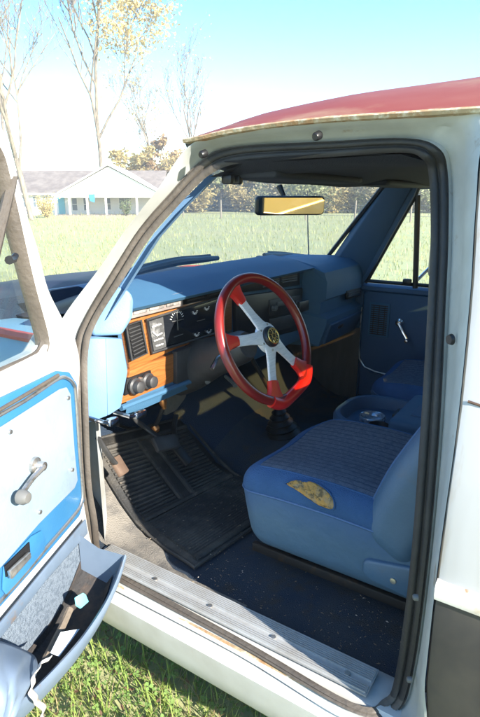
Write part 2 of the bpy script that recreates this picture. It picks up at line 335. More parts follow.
# roof skin
rows = []
yf, yr = gp[0].y, gp[-1].y
for i in range(25):
    v = i / 24; row = []
    for j in range(41):
        s_ = -1 + 2 * j / 40
        s_ = math.copysign(abs(s_) ** .42, s_)
        y = yf + (yr - yf) * v + (1 - v) ** 3 * .09 * (1 - s_ * s_)
        g = gut(min(yf, yf + (yr - yf) * v))
        h = interp(v, [(0, .042), (.06, .062), (.12, .074), (.3, .092), (.5, .104), (.62, .116), (.85, .125), (1, .12)])
        row.append(V(-(g.x + .012) * s_ , y, g.z + .006 + h * (1 - abs(s_) ** 5)))
    rows.append(row)
mb = MB(); mb.grid(rows); mb.build('roof', ROOFRED, truck, ang=60)
roof_rows = rows
# header face of the windscreen opening and back panel of the cab
fr = rows[0]
mb = MB(); mb.grid([fr, [p + V(0, .012, -.012) for p in fr], [p + V(0, .0, -.035) for p in fr]]); mb.build('windscreen_header', WHITE, truck)

# outer cab corner behind the door
zs = [.44, .5, .6, .7, .8, .85, .95, 1.05, 1.12, 1.2, 1.3, 1.4, 1.5, 1.6, 1.66]
s3r = sorted([(p.z, p.y) for p in s3[13 * 6 + 4:20 * 6 + 1]])
yedge = lambda z: interp(z, s3r)
def skin(z0, z1, name, m, push=0):
    zz = [z0] + [z for z in zs if z0 + .005 < z < z1 - .005] + [z1]; rows = []
    for z in zz:
        x = XO(z) - push; e = yedge(z)
        rows.append([V(x + .012, e + .001, z), V(x + .002, e - .004, z), V(x, e - .015, z)] + [V(x, e - .015 - .06 * k, z) for k in range(1, 7)] + [V(x + .02, -.265, z), V(x + .07, -.29, z)])
    mb = MB(); mb.grid(rows); return mb.build(name, m, truck)
skin(.900, 1.665, 'cab_corner', CABWHITE)
skin(.36, .900, 'cab_corner', LOWDARK)
mb = MB()
rows = []
for dz, dx in [(-.016, .002), (-.014, -.008), (-.004, -.012), (.008, -.012), (.016, -.008), (.018, .002)]:
    z = .900 + dz; rows.append([V(XO(z) + dx, yedge(z) - .002 - .3 * k / 6, z) for k in range(7)])
mb.grid(rows); mb.build('side_moulding', MOULD, truck)
sp_ = V((-0.926,0.145,1.207)); mb = MB(); mb.tube([V(XO(sp_.z) - .001, yedge(sp_.z) - .012, sp_.z + .004), V(XO(sp_.z) - .001, sp_.y - .02, sp_.z), V(XO(sp_.z) - .001, -.2, sp_.z - .002)], .0022, 6); mb.build('body_seam', RUSTY, truck)
# rear inner quarter trim and cab back wall with rear window
mb = MB(); mb.grid([[V(XO(z) + .15, yedge(z) + .05, z), V(XO(z) + .15, .1, z), V(XO(z) + .14, -.1, z), V(XO(z) + .12, -.27, z)] for z in zs]); mb.build('quarter_trim', BLUED, truck)
WX, WZ0, WZ1, YB = .72, 1.28, 1.52, -.28
def wallpiece(mb, x0, x1, z0, z1): mb.box(((x0 + x1) / 2, YB, (z0 + z1) / 2), (x1 - x0, .03, z1 - z0))
mb = MB(); 
wl = lambda z: -XO(z) - .022
def wallpoly(mb, y, th):
    for sg in (-1, 1):
        mb.prism([V(sg * WX, y, WZ0), V(sg * wl(WZ0), y, WZ0), V(sg * wl(1.4), y, 1.4), V(sg * wl(WZ1), y, WZ1), V(sg * WX, y, WZ1)], (0, th, 0))
    mb.prism([V(-wl(.4), y, .36), V(-wl(.85), y, .85), V(-wl(1.1), y, 1.1), V(-wl(WZ0), y, WZ0), V(wl(WZ0), y, WZ0), V(wl(1.1), y, 1.1), V(wl(.85), y, .85), V(wl(.4), y, .36)], (0, th, 0))
    mb.prism([V(-wl(WZ1), y, WZ1), V(-wl(1.66), y, 1.665), V(wl(1.66), y, 1.665), V(wl(WZ1), y, WZ1)], (0, th, 0))
wallpoly(mb, YB, .02)
back = mb.build('back_wall', BLUED, truck)
mb = MB(); wallpoly(mb, YB - .012, .010); mb.build('back_panel', CABWHITE, truck)
mb = MB(); mb.box((0, YB, (WZ0 + WZ1) / 2), (2 * WX - .004, .005, WZ1 - WZ0 - .004)); rw = mb.build('rear_window', REARGLASS, truck)
for x in (-.2, .2):
    mb = MB(); mb.box((x, YB + .006, (WZ0 + WZ1) / 2), (.02, .02, WZ1 - WZ0 - .01)); mb.build('window_divider', BLACK, rw)

# sill, rocker and scuff plate
mb = MB(); rows = []
prof = [(-.84, .528), (-.872, .545), (-.948, .546), (-.952, .538), (-.958, .524), (-.985, .520), (-.997, .505), (-.992, .47), (-.985, .44), (-.978, .405), (-.955, .372), (-.93, .355), (-.88, .35)]
for k in range(13):
    y = .12 + 1.12 * k / 12; rows.append([V(x, y, z) for x, z in prof])
mb.grid(rows); rocker = mb.build('rocker_panel', WHITE, truck, ang=30)
mb = MB(); mb.tube([V(-.966, .2, .531), V(-.966, .7, .531), V(-.966, 1.12, .531)], .006, 6); mb.build('sill_flange', RUST, rocker)
mb = MB()
x0, x1, y0, y1 = -.944, -.868, .268, 1.07
mb.box(((x0 + x1) / 2, (y0 + y1) / 2, .556), (x1 - x0, y1 - y0, .004))
for k in range(13):
    x = x0 + .006 + (x1 - x0 - .012) * k / 12
    if 4 <= k <= 5: continue
    mb.box((x, (y0 + y1) / 2, .5595), (.0032, y1 - y0 - .006, .004))
pl = mb.build('scuff_plate', PLATE, truck)
for y in (.32, .50, .68, .86, 1.02):
    mb = MB(); mb.lathe((x0 + .028, y, .558), (0, 0, 1), [(.007, 0), (.006, .004), (0, .005)], 10); mb.build('screw', DULLCHROME, pl)

# floor with tunnel, toe board and firewall
FP = [(-.27, .52), (0, .522), (.2, .524), (.5, .526), (.8, .528), (1.0, .53), (1.08, .533), (1.16, .57), (1.22, .612), (1.28, .66), (1.40, .76), (1.50, .88), (1.56, 1.0), (1.57, 1.22)]
floorz = lambda y: interp(y, FP)
rows = []
for y, z in FP:
    row = []
    for k in range(37):
        x = -.90 + 1.72 * k / 36
        hump = .10 * math.exp(-(x / .22) ** 4) * max(0, min(1, (1.0 - z) / .4))
        ed = -.0 if x > -.86 else .012
        row.append(V(x, y - hump * .6 * max(0, min(1, (y - 1.0) / .3)), z + hump + ed * (z < .54)))
    rows.append(row)
rf = []
for r_ in rows: rf.append([p for p in r_])
mb = MB(); mb.grid(rows[:8]); floor = mb.build('floor_carpet', CARPET, truck, ang=60)
mb = MB(); mb.grid(rows[7:]); toe = mb.build('toe_board', TOECARPET, truck, ang=60)
# dusty carpet edge along the sill; sunlight is put into its pale colour and outline
mb = MB(); sil = []
for k in range(19):
    y = .62 + .76 * k / 18
    inner = interp(y, [(.62, -.858), (.75, -.852), (.85, -.83), (1.0, -.765), (1.1, -.725), (1.2, -.70), (1.38, -.68)]) + .010 * math.sin(k * 1.7); fz = floorz(y)
    sil.append([V(-.872, y, max(fz, .549)), V(-.862, y, fz + .016), V(-.84, y, fz + .010), V(inner - .01, y, fz + .008), V(inner, y, fz + .001)])
mb.grid(sil); mb.build('sill_mat_edge', LITDUST, truck)
# kick panel on the driver side
mb = MB(); mb.grid([[V(-.868, 1.10, z), V(-.80, 1.16, z), V(-.775, 1.3, z), V(-.77, 1.56, z)] for z in (.53, .65, .8, .95)]); mb.build('kick_panel', M('pale_kick_panel', (.42, .46, .48), .6, var=(8, (.36, .35, .31), .4, .7)), truck)
mb = MB(); mb.grid([[V(.77, .98, z), V(.74, 1.02, z), V(.735, 1.14, z), V(.76, 1.56, z)] for z in (.50, .6, .7, .8, .9)]); mb.build('kick_panel', KICKBR, truck)

# rubber floor mat, ribbed
def matpt(u, v):  # u across (0 at the door side), v front to rear
    fl, fr_, rl, rr = V(-.69, 1.36, 0), V(-.25, 1.30, 0), V(-.80, .82, 0), V(-.34, .76, 0)
    p = (fl * (1 - u) + fr_ * u) * (1 - v) + (rl * (1 - u) + rr * u) * v
    z = .5 * (floorz(p.y - .03) + floorz(p.y + .03)) + .009
    return V(p.x, p.y, z)
mb = MB()
per = [matpt(u, 0) for u in (.04, .5, .96)] + [matpt(1, v) for v in (.04, .5, .96)] + [matpt(u, 1) for u in (.96, .5, .05)] + [matpt(0, v) for v in (.95, .5, .04)]
mb.grid([[matpt(u / 12, v / 12) + V(0, 0, .004 * math.sin(u * 1.7) * math.sin(v * 1.1)) for u in range(13)] for v in range(13)])
mb.tube([q + V(0, 0, .004) for q in spline(per, 4, True)], .0045, 8, closed=True, flat=.8)
for k in range(17):  # fine ribs in the front half
    v = .08 + .40 * k / 16; mb.tube([matpt(.07, v) + V(0, 0, .005), matpt(.40, v) + V(0, 0, .005)], .0042, 6)
    mb.tube([matpt(.56, v) + V(0, 0, .005), matpt(.93, v) + V(0, 0, .005)], .0042, 6)
for k in range(22):
    v = .54 + .40 * k / 21; mb.tube([matpt(.07, v) + V(0, 0, .005), matpt(.93, v) + V(0, 0, .005)], .0036, 6)
for a_, b_ in (((.05, .51), (.95, .51)), ((.05, .06), (.95, .06)), ((.05, .96), (.95, .96)), ((.42, .06), (.42, .51)), ((.54, .06), (.54, .51))):
    mb.tube([matpt(*a_) + V(0, 0, .006), matpt(*b_) + V(0, 0, .006)], .008, 6)
mat = mb.build('floor_mat', MATRUB, None, ang=40, solid=.003)
tag(mat, 'ribbed black rubber floor mat below the pedals, dusty at its edge', 'floor mat')

# --- dashboard
DP = [(1.47, 1.245), (1.24, 1.285), (1.13, 1.270), (1.035, 1.240), (1.045, 1.230), (1.082, 1.226), (1.088, 1.18), (1.09, 1.05), (1.085, 1.035), (1.07, .96), (1.08, .922), (1.35, .905)]
PP = [(1.47, 1.24), (1.15, 1.252), (1.05, 1.242), (1.005, 1.215), (.99, 1.175), (.992, 1.10), (1.015, 1.085), (1.02, 1.03), (.985, 1.012), (.985, .99), (1.02, .885), (1.35, .86)]
def sec(prof, x): return [V(x, y, z) for y, z in prof]
mb = MB(); mb.grid([sec(DP, x) for x in (-.775, -.72, -.5, -.2, 0, .2, .325)] + [sec(PP, x) for x in (.37, .5, .65, .785)])
dash = mb.build('dashboard', BLUE, truck, ang=28)
mb = MB(); mb.prism([(-0.797,1.060,1.300), (-0.776,1.035,1.289), (-0.764,1.030,1.266), (-0.772,1.030,1.216), (-0.806,1.040,1.172), (-0.859,1.100,1.172), (-0.855,1.100,1.212), (-0.812,1.100,1.264)], (.07, .10, 0), .012, 4)
mb.build('dash_end_cap', BLUELT, dash)
mb = MB(); mb.prism([(-0.849,1.055,1.172), (-0.792,1.055,1.160), (-0.778,1.055,1.062), (-0.812,1.055,0.967), (-0.861,1.055,0.959), (-0.854,1.055,1.082)], (0, .2, 0), .004, 2)
mb.prism([(-0.881,1.095,1.173), (-0.850,1.056,1.172), (-0.854,1.056,1.082), (-0.862,1.056,0.960), (-0.897,1.095,0.942)], (0, .2, 0), .002, 2)
mb.build('dash_end_block', BLUELT, dash)
Q = lambda pts, dy: [V(p) + V(0, dy, 0) for p in pts]
def slab(name, pts, m, th, parent=dash, bev=.002):
    mb = MB(); mb.prism(pts, (0, th, 0), bev); return mb.build(name, m, parent)
YC = 1.085
wood = slab('wood_trim', [(-0.768,1.080,1.201), (-0.516,1.080,1.203), (-0.229,1.080,1.215), (-0.230,1.080,1.071), (-0.542,1.080,1.071), (-0.745,1.080,1.052)], WOOD, .03)
slab('wood_trim', [(-0.755,1.070,1.056), (-0.534,1.070,1.064), (-0.539,1.070,0.973), (-0.797,1.070,0.970)], WOOD, .03)
# upper warning-light strip
strip = slab('warning_light_strip', [(-0.746,1.060,1.247), (-0.523,1.060,1.249), (-0.525,1.060,1.207), (-0.750,1.060,1.206)], VENTCOL, .012)
for a_ in [((-0.740,1.056,1.238), (-0.688,1.056,1.238), (-0.690,1.056,1.216), (-0.741,1.056,1.216)), ((-0.676,1.056,1.239), (-0.616,1.056,1.239), (-0.617,1.056,1.216), (-0.677,1.056,1.217)), ((-0.603,1.056,1.240), (-0.538,1.056,1.240), (-0.539,1.056,1.215), (-0.604,1.056,1.216))]:
    slab('indicator_window', list(a_), SILVERMARK if a_[0][0] < -.5 else REDMARK, .006, strip, .001)
strip2 = slab('air_vent_strip', [(-0.500,1.075,1.246), (-0.186,1.075,1.249), (0.275,1.075,1.242), (0.279,1.075,1.169), (-0.186,1.075,1.199), (-0.502,1.075,1.205)], BLACK, .012)
def louvre(pl_, n, m=DARK, dark=BLACK, nm='louvre'):
    a_, b_, c_, d_ = [V(p) for p in pl_]; mb = MB()
    for k in range(n):
        t = (k + .5) / n; mb.tube([a_ * (1 - t) + d_ * t, b_ * (1 - t) + c_ * t], (a_ - d_).length / n * .32, 6)
    return mb.build(nm, m, strip2)
for u0, u1, v0, v1 in ((187, 205, 291.5, 287.5), (208, 226, 286.8, 282.8), (264, 280, 275.5, 272.5), (283, 298, 272, 269.5)):
    pass
louvre([(-0.492,1.070,1.244), (-0.404,1.070,1.245), (-0.405,1.070,1.213), (-0.493,1.070,1.213)], 4)
louvre([(-0.383,1.070,1.246), (-0.292,1.070,1.246), (-0.292,1.070,1.214), (-0.384,1.070,1.213)], 4)
louvre([(-0.036,1.070,1.243), (0.086,1.070,1.241), (0.088,1.070,1.197), (-0.035,1.070,1.197)], 5, GREY)
louvre([(0.110,1.070,1.241), (0.238,1.070,1.237), (0.241,1.070,1.191), (0.112,1.070,1.196)], 5, GREY)
# instrument cluster
lens = slab('instrument_cluster', [(-0.676,1.074,1.188), (-0.281,1.074,1.201), (-0.301,1.074,1.082), (-0.658,1.074,1.085)], LENS, .02)
slab('gauge_face', [(-0.667,1.071,1.182), (-0.606,1.071,1.185), (-0.598,1.071,1.091), (-0.652,1.071,1.091)], GAUGEFACE, .003, lens, 0)
for q in ([(-0.660,1.067,1.165), (-0.621,1.067,1.167)], [(-0.657,1.067,1.150), (-0.640,1.067,1.135), (-0.618,1.067,1.139)], [(-0.654,1.067,1.122), (-0.615,1.067,1.123)], [(-0.647,1.067,1.105), (-0.616,1.067,1.105)]):
    mb = MB(); mb.tube(q, .0022, 4); mb.build('gauge_marks', MARK, lens)
mb = MB()
def arcmarks(cx, cy, r, a0, a1, n, L):
    for k in range(n):
        t = R(a0 + (a1 - a0) * k / max(1, n - 1)); c_, s_ = math.cos(t), math.sin(t)
        P0 = V(cx + r * c_, 1.071, cy + r * s_); P1 = V(cx + (r - L) * c_, 1.071, cy + (r - L) * s_); mb.tube([P0, P1], .0012, 4)
def seg(pts, r=.0013): mb.tube(pts, r, 4)
for pt, rr_ in (((-0.453,1.071,1.181), .015), ((-0.389,1.071,1.184), .015), ((-0.445,1.071,1.107), .015), ((-0.380,1.071,1.104), .015), ((-0.543,1.071,1.161), .034)):
    mb = MB(); arcmarks(pt[0], pt[2], rr_, *((200, 340, 7, .006) if rr_ < .03 else (20, 160, 10, .007))); mb.build('gauge_marks', MARK, lens)
for q in ([(-0.566,1.071,1.163), (-0.509,1.071,1.162)], [(-0.542,1.071,1.189), (-0.540,1.071,1.132)], [(-0.560,1.071,1.114), (-0.516,1.071,1.115)], [(-0.444,1.071,1.143), (-0.401,1.071,1.142)]):
    mb = MB(); mb.tube(q, .0012, 4); mb.build('gauge_needle', GREY, lens)
mb = MB(); mb.tube([(-0.680,1.070,1.189), (-0.287,1.070,1.203), (-0.306,1.070,1.083), (-0.662,1.070,1.087)], .004, 6, closed=True); mb.build('cluster_bezel', DARK, lens)
# side vent with vertical frame
sv = slab('side_vent', [(-0.762,1.068,1.188), (-0.703,1.068,1.192), (-0.685,1.068,1.093), (-0.747,1.068,1.087)], BLACK, .014)
mb = MB()
A_, B_, C_, D_ = [V(q) for q in ((-0.759,1.064,1.182), (-0.714,1.064,1.185), (-0.697,1.064,1.102), (-0.742,1.064,1.095))]
for k in range(8):
    t = (k + .5) / 8; mb.tube([A_ * (1 - t) + D_ * t, B_ * (1 - t) + C_ * t], .0022, 6)
mb.build('louvre', DARK, sv)
mb = MB(); mb.tube([(-0.766,1.064,1.189), (-0.707,1.064,1.193), (-0.689,1.064,1.094), (-0.751,1.064,1.088)], .0035, 6, closed=True); mb.build('vent_frame', DARK, sv)
# knob panel
kp = slab('knob_panel', [(-0.774,1.064,1.039), (-0.676,1.064,1.039), (-0.670,1.064,0.991), (-0.786,1.064,0.992)], BLACK, .012)
for pt in ((-0.753,1.060,1.013), (-0.699,1.060,1.013)):
    mb = MB(); mb.lathe(V(pt), (0, -1, .05), [(.024, 0), (.024, .008), (.019, .012), (.017, .028), (.012, .031), (0, .032)], 20); mb.build('switch_knob', DARK, kp)
for pt in ((-0.731,1.060,1.028),):
    mb = MB(); mb.lathe(V(pt), (0, -1, 0), [(.006, 0), (.006, .012), (0, .013)], 10); mb.build('small_knob', DULLCHROME, kp)
slab('knee_panel', [(-0.567,1.055,1.070), (-0.267,1.055,1.077), (-0.268,1.055,0.964), (-0.572,1.055,0.968)], DARK, .02)
# bottom edge pad under wood, right part in the dark
mb = MB(); mb.tube([(-0.808,1.060,0.964), (-0.623,1.060,0.959), (-0.448,1.060,0.956)], .009, 8); mb.build('lower_dash_edge', BLUE, dash)
# centre stack: radio and heater faces right of the column
st = slab('centre_stack', [(-0.219,1.070,1.189), (0.299,1.070,1.154), (0.283,1.070,0.971), (-0.207,1.070,1.011)], BLACK, .02)
rad = slab('radio', [(0.012,1.066,1.145), (0.274,1.066,1.127), (0.269,1.066,1.063), (0.014,1.066,1.081)], DARK, .01, st)
for pt in ((0.026,1.060,1.112), (0.228,1.060,1.100)):
    mb = MB(); mb.lathe(V(pt), (0, -1, 0), [(.012, 0), (.011, .016), (0, .017)], 14); mb.build('radio_knob', GREY, rad)
slab('radio_display', [(0.068,1.062,1.129), (0.186,1.062,1.121), (0.187,1.062,1.102), (0.069,1.062,1.110)], GREY, .004, rad)
slab('ashtray_drawer', [(0.014,1.066,1.069), (0.270,1.066,1.050), (0.264,1.066,0.993), (0.016,1.066,1.016)], DARK, .01, st)
# passenger air vent and glove box
pv = slab('passenger_vent', [(0.591,0.986,1.109), (0.761,0.986,1.104), (0.768,0.986,1.060), (0.597,0.986,1.068)], BLACK, .012)
mb = MB()
for k in range(3):
    t = (k + .7) / 4; mb.tube([V((0.597,0.983,1.104)) * (1 - t) + V((0.601,0.983,1.070)) * t, V((0.741,0.983,1.099)) * (1 - t) + V((0.747,0.983,1.064)) * t], .003, 6)
mb.build('louvre', DARK, pv)
pv = slab('passenger_vent', [(0.111,0.986,1.130), (0.190,0.986,1.126), (0.194,0.986,1.084), (0.114,0.986,1.085)], BLACK, .012)
mb = MB(); mb.prism([V(.40, .972, .985), V(.765, .972, .985), V(.765, 1.004, .888), V(.40, 1.004, .888)], (0, .02, .006), .006, 3); gl = mb.build('glove_box_door', BLUED, dash)
mb = MB(); mb.box((.52, .983, .955), (.05, .016, .016), .005, 2); mb.build('latch', BLACK, gl)
# dark column shroud, column and stalks
WC = V(-.474, .792, 1.131); yaw, tilt = -.107, .427
WN = V(math.sin(yaw) * math.cos(tilt), -math.cos(yaw) * math.cos(tilt), math.sin(tilt)); WU = (V(0, 0, 1) - WN * WN.z).normalized(); WR = WU.cross(WN)
mb = MB(); ax = -WN
mb.lathe(WC + ax * .075, ax, [(0, 0), (.040, 0), (.050, .02), (.056, .08), (.066, .16), (.085, .26), (.09, .34), (.07, .40), (.05, .60), (.05, .75)], 24)
colm = mb.build('steering_column', DARK, truck)
mb = MB(); mb.tube([WC + ax * .11 + WR * .04, WC + ax * .10 + WR * .10 + WU * .018, WC + ax * .09 + WR * .155 + WU * .035], [.006, .006, .008], 8); mb.build('turn_signal_stalk', CHROME, colm)
mb = MB(); mb.tube([WC + ax * .13 - WR * .04, WC + ax * .12 - WR * .10 - WU * .01, WC + ax * .12 - WR * .135 - WU * .035], [.006, .006, .007], 8); mb.build('shift_stalk', CHROME, colm)
for q in ((-0.468,1.020,0.962), (-0.337,1.000,0.915)):
    mb = MB(); mb.tube([V(q) + V(.02, .05, .01), V(q), V(q) + V(-.006, -.012, -.004)], [.006, .008, .011], 8); mb.build('release_knob', GREY, colm)

# steering wheel
def wp(ang, r, h=0): return WC + (WR * math.cos(R(ang)) + WU * math.sin(R(ang))) * r + WN * h
RR = .186
def rimr(t):  # flattened wide grip between the two lower spokes
    d = abs(((t + 76 + 180) % 360) - 180)
    return RR + (.010 * math.exp(-((d - 24) / 12) ** 2) if d < 60 else 0)
wheel = None
mb = MB(); N = 96
mb.tube([wp(360 * k / N, RR, 0) for k in range(N)], .0145, 14, closed=True); wheel = mb.build('steering_wheel', RIMWOOD, truck)
mb = MB()
def griparc(mb, a0, a1, sc=1.0, n=24):
    pts, rs = [], []
    for k in range(n + 1):
        t = a0 + (a1 - a0) * k / n; pts.append(wp(t, rimr(t) - .001, .001)); rs.append(.0172 * sc)
    mb.tube(pts, rs, 14)
def fillet(mb, ang, wd):  # red cuff where a spoke meets the rim
    rows = []
    for r_, w_ in ((.128, .017), (.140, .020), (.155, .023), (.170, .032), (.184, .05)):
        rows.append([wp(ang, r_) + (WU * math.cos(R(ang)) - WR * math.sin(R(ang))) * (w_ * wd * c_) + WN * h_ for c_, h_ in ((-1, 0), (-.8, .009), (0, .012), (.8, .009), (1, 0), (.8, -.009), (0, -.012), (-.8, -.009))])
    mb.grid(rows, cu=True); o = len(mb.v) - 40; mb.f.append(tuple(o + k for k in range(8)))
griparc(mb, -112, -40, 1.05); fillet(mb, -106, 1.0); fillet(mb, -46, 1.0); mb.build('red_grip', GRIPRED, wheel, ang=50)
for an in (114, 173):
    mb = MB(); fillet(mb, an, .9); mb.build('red_grip', GRIPRED, wheel, ang=50)
mb = MB()
for an in (114, 173, -106, -46):  # flat alloy spokes
    rows = []
    for r_, w_, h_ in ((.0, .034, .012), (.03, .026, .011), (.05, .0185, .009), (.08, .0155, .005), (.11, .0150, .002), (.145, .0165, .0)):
        tdir = WU * math.cos(R(an)) - WR * math.sin(R(an))
        rows.append([wp(an, r_, h_) + tdir * (w_ * c_) + WN * k_ for c_, k_ in ((-1, -.003), (-1, .002), (-.85, .0035), (.85, .0035), (1, .002), (1, -.003))])
    mb.grid(rows, cu=True)
mb.lathe(WC + WN * .004, WN, [(.0, .009), (.040, .0095), (.046, .006), (.046, -.006)], 28)
mb.build('spokes', ALU, wheel, ang=30)
mb = MB(); mb.lathe(WC + WN * .012, WN, [(.031, 0), (.031, .010), (.027, .015), (.012, .017), (0, .017)], 28); hub = mb.build('horn_button', BLACK, wheel)
mb = MB(); mb.tube([wp(15 * k, .0225, .0285) for k in range(24)], .0022, 6, closed=True)
mb.tube([wp(a_, .006 + .006 * (k % 2), .0295) for k, a_ in enumerate(range(0, 360, 30))], .0018, 6, closed=True)
for a_ in range(0, 360, 30): mb.tube([wp(a_, .014, .0292), wp(a_ + 9, .020, .0288)], .0015, 5)
mb.build('hub_emblem', GOLD, wheel)
for k in range(6):
    mb = MB(); mb.lathe(wp(60 * k + 20, .0385, .0125), WN, [(.0035, 0), (.0035, .003), (0, .003)], 8); mb.build('hub_screw', DULLCHROME, wheel)

# pedals, handles and cables below the dash
def pedal(name, c, d, rot, m, arm, pm=DARK):
    mb = MB(); mb.box(c, d, .006, 2, rot); o = mb.build(name, m, truck)
    nrib = 4; mb = MB(); mb.tube(spline(arm, 5), .010, 8, flat=.6); mb.build('pedal_arm', pm, o); return o
from mathutils import Euler
pedal('parking_brake_pedal', (-0.755,1.140,0.741), (.055, .016, .062), Euler((R(-35), R(10), R(20))).to_matrix(), BROWN, [(-0.784,1.125,0.767), (-0.818,1.115,0.813), (-0.854,1.110,0.878)])
pedal('brake_pedal', (-0.550,1.130,0.740), (.115, .018, .052), Euler((R(-40), R(14), 0)).to_matrix(), DARK, [(-0.557,1.150,0.755), (-0.568,1.200,0.784), (-0.621,1.200,0.838), (-0.666,1.160,0.906)])
pedal('accelerator_pedal', (-0.444,1.170,0.661), (.045, .015, .13), Euler((R(-48), R(0), R(6))).to_matrix(), BLACK, [(-0.429,1.190,0.689), (-0.358,1.260,0.685), (-0.296,1.300,0.716)])
for k, (q0, q1) in enumerate([((-0.910,1.030,0.956), (-0.853,1.030,0.951)), ((-0.816,1.030,0.941), (-0.745,1.030,0.938))]):
    q0, q1 = V(q0), V(q1); mb = MB(); mb.tube([q0 + V(0, .05, .01), q0 + V(.01, 0, .004), q0 * .5 + q1 * .5], .006, 8)
    mb.box(q0 * .3 + q1 * .7, ((q1 - q0).length * .6, .02, .022), .006, 2, Euler((0, R(4), 0)).to_matrix()); mb.build('pull_handle', CHROME, dash)
mb = MB(); mb.tube([(-0.480,1.200,0.827), (-0.481,1.220,0.785), (-0.471,1.250,0.744), (-0.451,1.270,0.709)], .008, 8); o = mb.build('switch_bracket', DARK, truck)
mb = MB(); mb.lathe((-0.479,1.200,0.845), (0, -.3, -1), [(0, -.012), (.014, -.012), (.014, .0), (.010, .010), (.007, .022), (0, .023)], 12); mb.build('copper_fitting', COPPER, o)
mb = MB(); mb.lathe((-0.471,1.250,0.737), (.3, -.5, -1), [(0, -.012), (.013, -.010), (.015, .006), (.008, .016), (0, .017)], 12); mb.build('copper_fitting', COPPER, o)
mb = MB()
mb.tube(spline([(-0.599,1.300,0.782), (-0.471,1.350,0.713), (-0.278,1.400,0.688), (-0.039,1.380,0.718), (0.036,1.300,0.744)], 6), .006, 6)
mb.tube(spline([(-0.439,1.350,0.781), (-0.214,1.400,0.732), (0.050,1.420,0.727)], 6), .005, 6)
mb.build('wiring_loom', BLACK, truck)
mb = MB(); mb.prism([(-0.335,1.330,0.768), (-0.292,1.330,0.800), (-0.201,1.330,0.789), (-0.190,1.330,0.756), (-0.236,1.330,0.715), (-0.321,1.330,0.714)], (0, .02, 0), .006); mb.build('heater_duct', M('tan_duct_board', (.22, .19, .15), .9, var=(12, (.16, .14, .11), .4, .7)), truck)

# transfer-case lever with ribbed boot
bc = V((-0.037,0.968,0.630))
mb = MB(); prof = []
for k in range(6): prof += [(.085 - .011 * k, .022 * k), (.066 - .010 * k, .022 * k + .012)]
mb.lathe(bc + V(0, 0, -.02), (-.12, .12, 1), prof, 20); boot = mb.build('gear_lever', BLACK, truck)
top = bc + V(-.12, .10, .36)
mb = MB(); mb.tube([bc + V(-.01, .01, .08), bc + V(-.04, .04, .18), top], [.010, .009, .008], 8); mb.lathe(top, (-.2, .2, 1), [(0, -.02), (.016, -.018), (.02, .005), (.014, .02), (0, .024)], 14); mb.build('lever_rod', BLACK, boot)

# --- seats
def rounded_block(c, half, r, n, disp=None, rot=None):
    """rounded block with a fine even mesh, pushed about by disp(local point)"""
    c, half = V(c), V(half); vs, fs, idx, org = [], [], {}, []; rounded_block.org = org
    def vert(i, j, k):
        key = (i, j, k)
        if key not in idx:
            p = V(*[-half[a] + 2 * half[a] * q for a, q in enumerate((i / n, j / n, k / n))])
            # crowd the samples into the rounded zone
            p = V(*[math.copysign(half[a] * (1 - max(0, 1 - abs(p[a]) / half[a]) ** 1.5), p[a]) for a in range(3)])
            q = V(*[max(-half[a] + r, min(half[a] - r, p[a])) for a in range(3)]); d = p - q
            if d.length > 1e-9: p = q + d.normalized() * r
            org.append(p.copy())
            if disp: p = disp(p)
            if rot is not None: p = rot @ p
            idx[key] = len(vs); vs.append(p + c)
        return idx[key]
    for i in range(n):
        for j in range(n):
            for q in [((0, i, j), (0, i + 1, j), (0, i + 1, j + 1), (0, i, j + 1)), ((n, i, j), (n, i + 1, j), (n, i + 1, j + 1), (n, i, j + 1)),
                      ((i, 0, j), (i + 1, 0, j), (i + 1, 0, j + 1), (i, 0, j + 1)), ((i, n, j), (i + 1, n, j), (i + 1, n, j + 1), (i, n, j + 1)),
                      ((i, j, 0), (i + 1, j, 0), (i + 1, j + 1, 0), (i, j + 1, 0)), ((i, j, n), (i + 1, j, n), (i + 1, j + 1, n), (i, j + 1, n))]:
                fs.append([vert(*t) for t in q])
    return vs, fs
def split_build(vs, fs, cls, parts, parent):
    """one mesh for each class of faces; neighbours share their border points"""
    out = []
    for k, (name, m) in parts.items():
        mb = MB(); sel = [f for f in fs if cls(sum((rounded_block.org[i] for i in f), V(0, 0, 0)) / len(f)) == k]
        used = sorted({i for f in sel for i in f}); mp = {a_: b_ for b_, a_ in enumerate(used)}
        mb.add([vs[i] for i in used], [[mp[i] for i in f] for f in sel]); o = mb.build(name, m, parent if not out else (parent), ang=None); out.append(o)
    ec = {}
    for f in fs:
        k = cls(sum((rounded_block.org[i] for i in f), V(0, 0, 0)) / len(f))
        for a_, b_ in zip(f, f[1:] + f[:1]): ec.setdefault((min(a_, b_), max(a_, b_)), set()).add(k)
    for pair, rad in (({0, 1}, .0034), ({1, 2}, .0022)):
        nb = {}
        for (a_, b_), ks in ec.items():
            if ks == pair: nb.setdefault(a_, []).append(b_); nb.setdefault(b_, []).append(a_)
        if not nb: continue
        st = min((i for i in nb if len(nb[i]) == 1), default=min(nb)); path, seen = [st], {st}
        while True:
            nx = [i for i in nb[path[-1]] if i not in seen]
            if not nx: break
            path.append(nx[0]); seen.add(nx[0])
        if len(path) > 8:
            mb = MB(); mb.tube([vs[i] for i in path], rad, 6, closed=path[0] in nb[path[-1]]); mb.build('seam_piping', SEATSKIRT if pair == {0, 1} else VELOUR, parent)
    return out
mb = MB(); mb.box((-.45, .42, .585), (.30, .36, .03), .004); mb.box((-.615, .42, .562), (.025, .46, .065)); mb.box((-.30, .44, .562), (.025, .52, .065))
seatbase = mb.build('driver_seat', BLACK, truck)
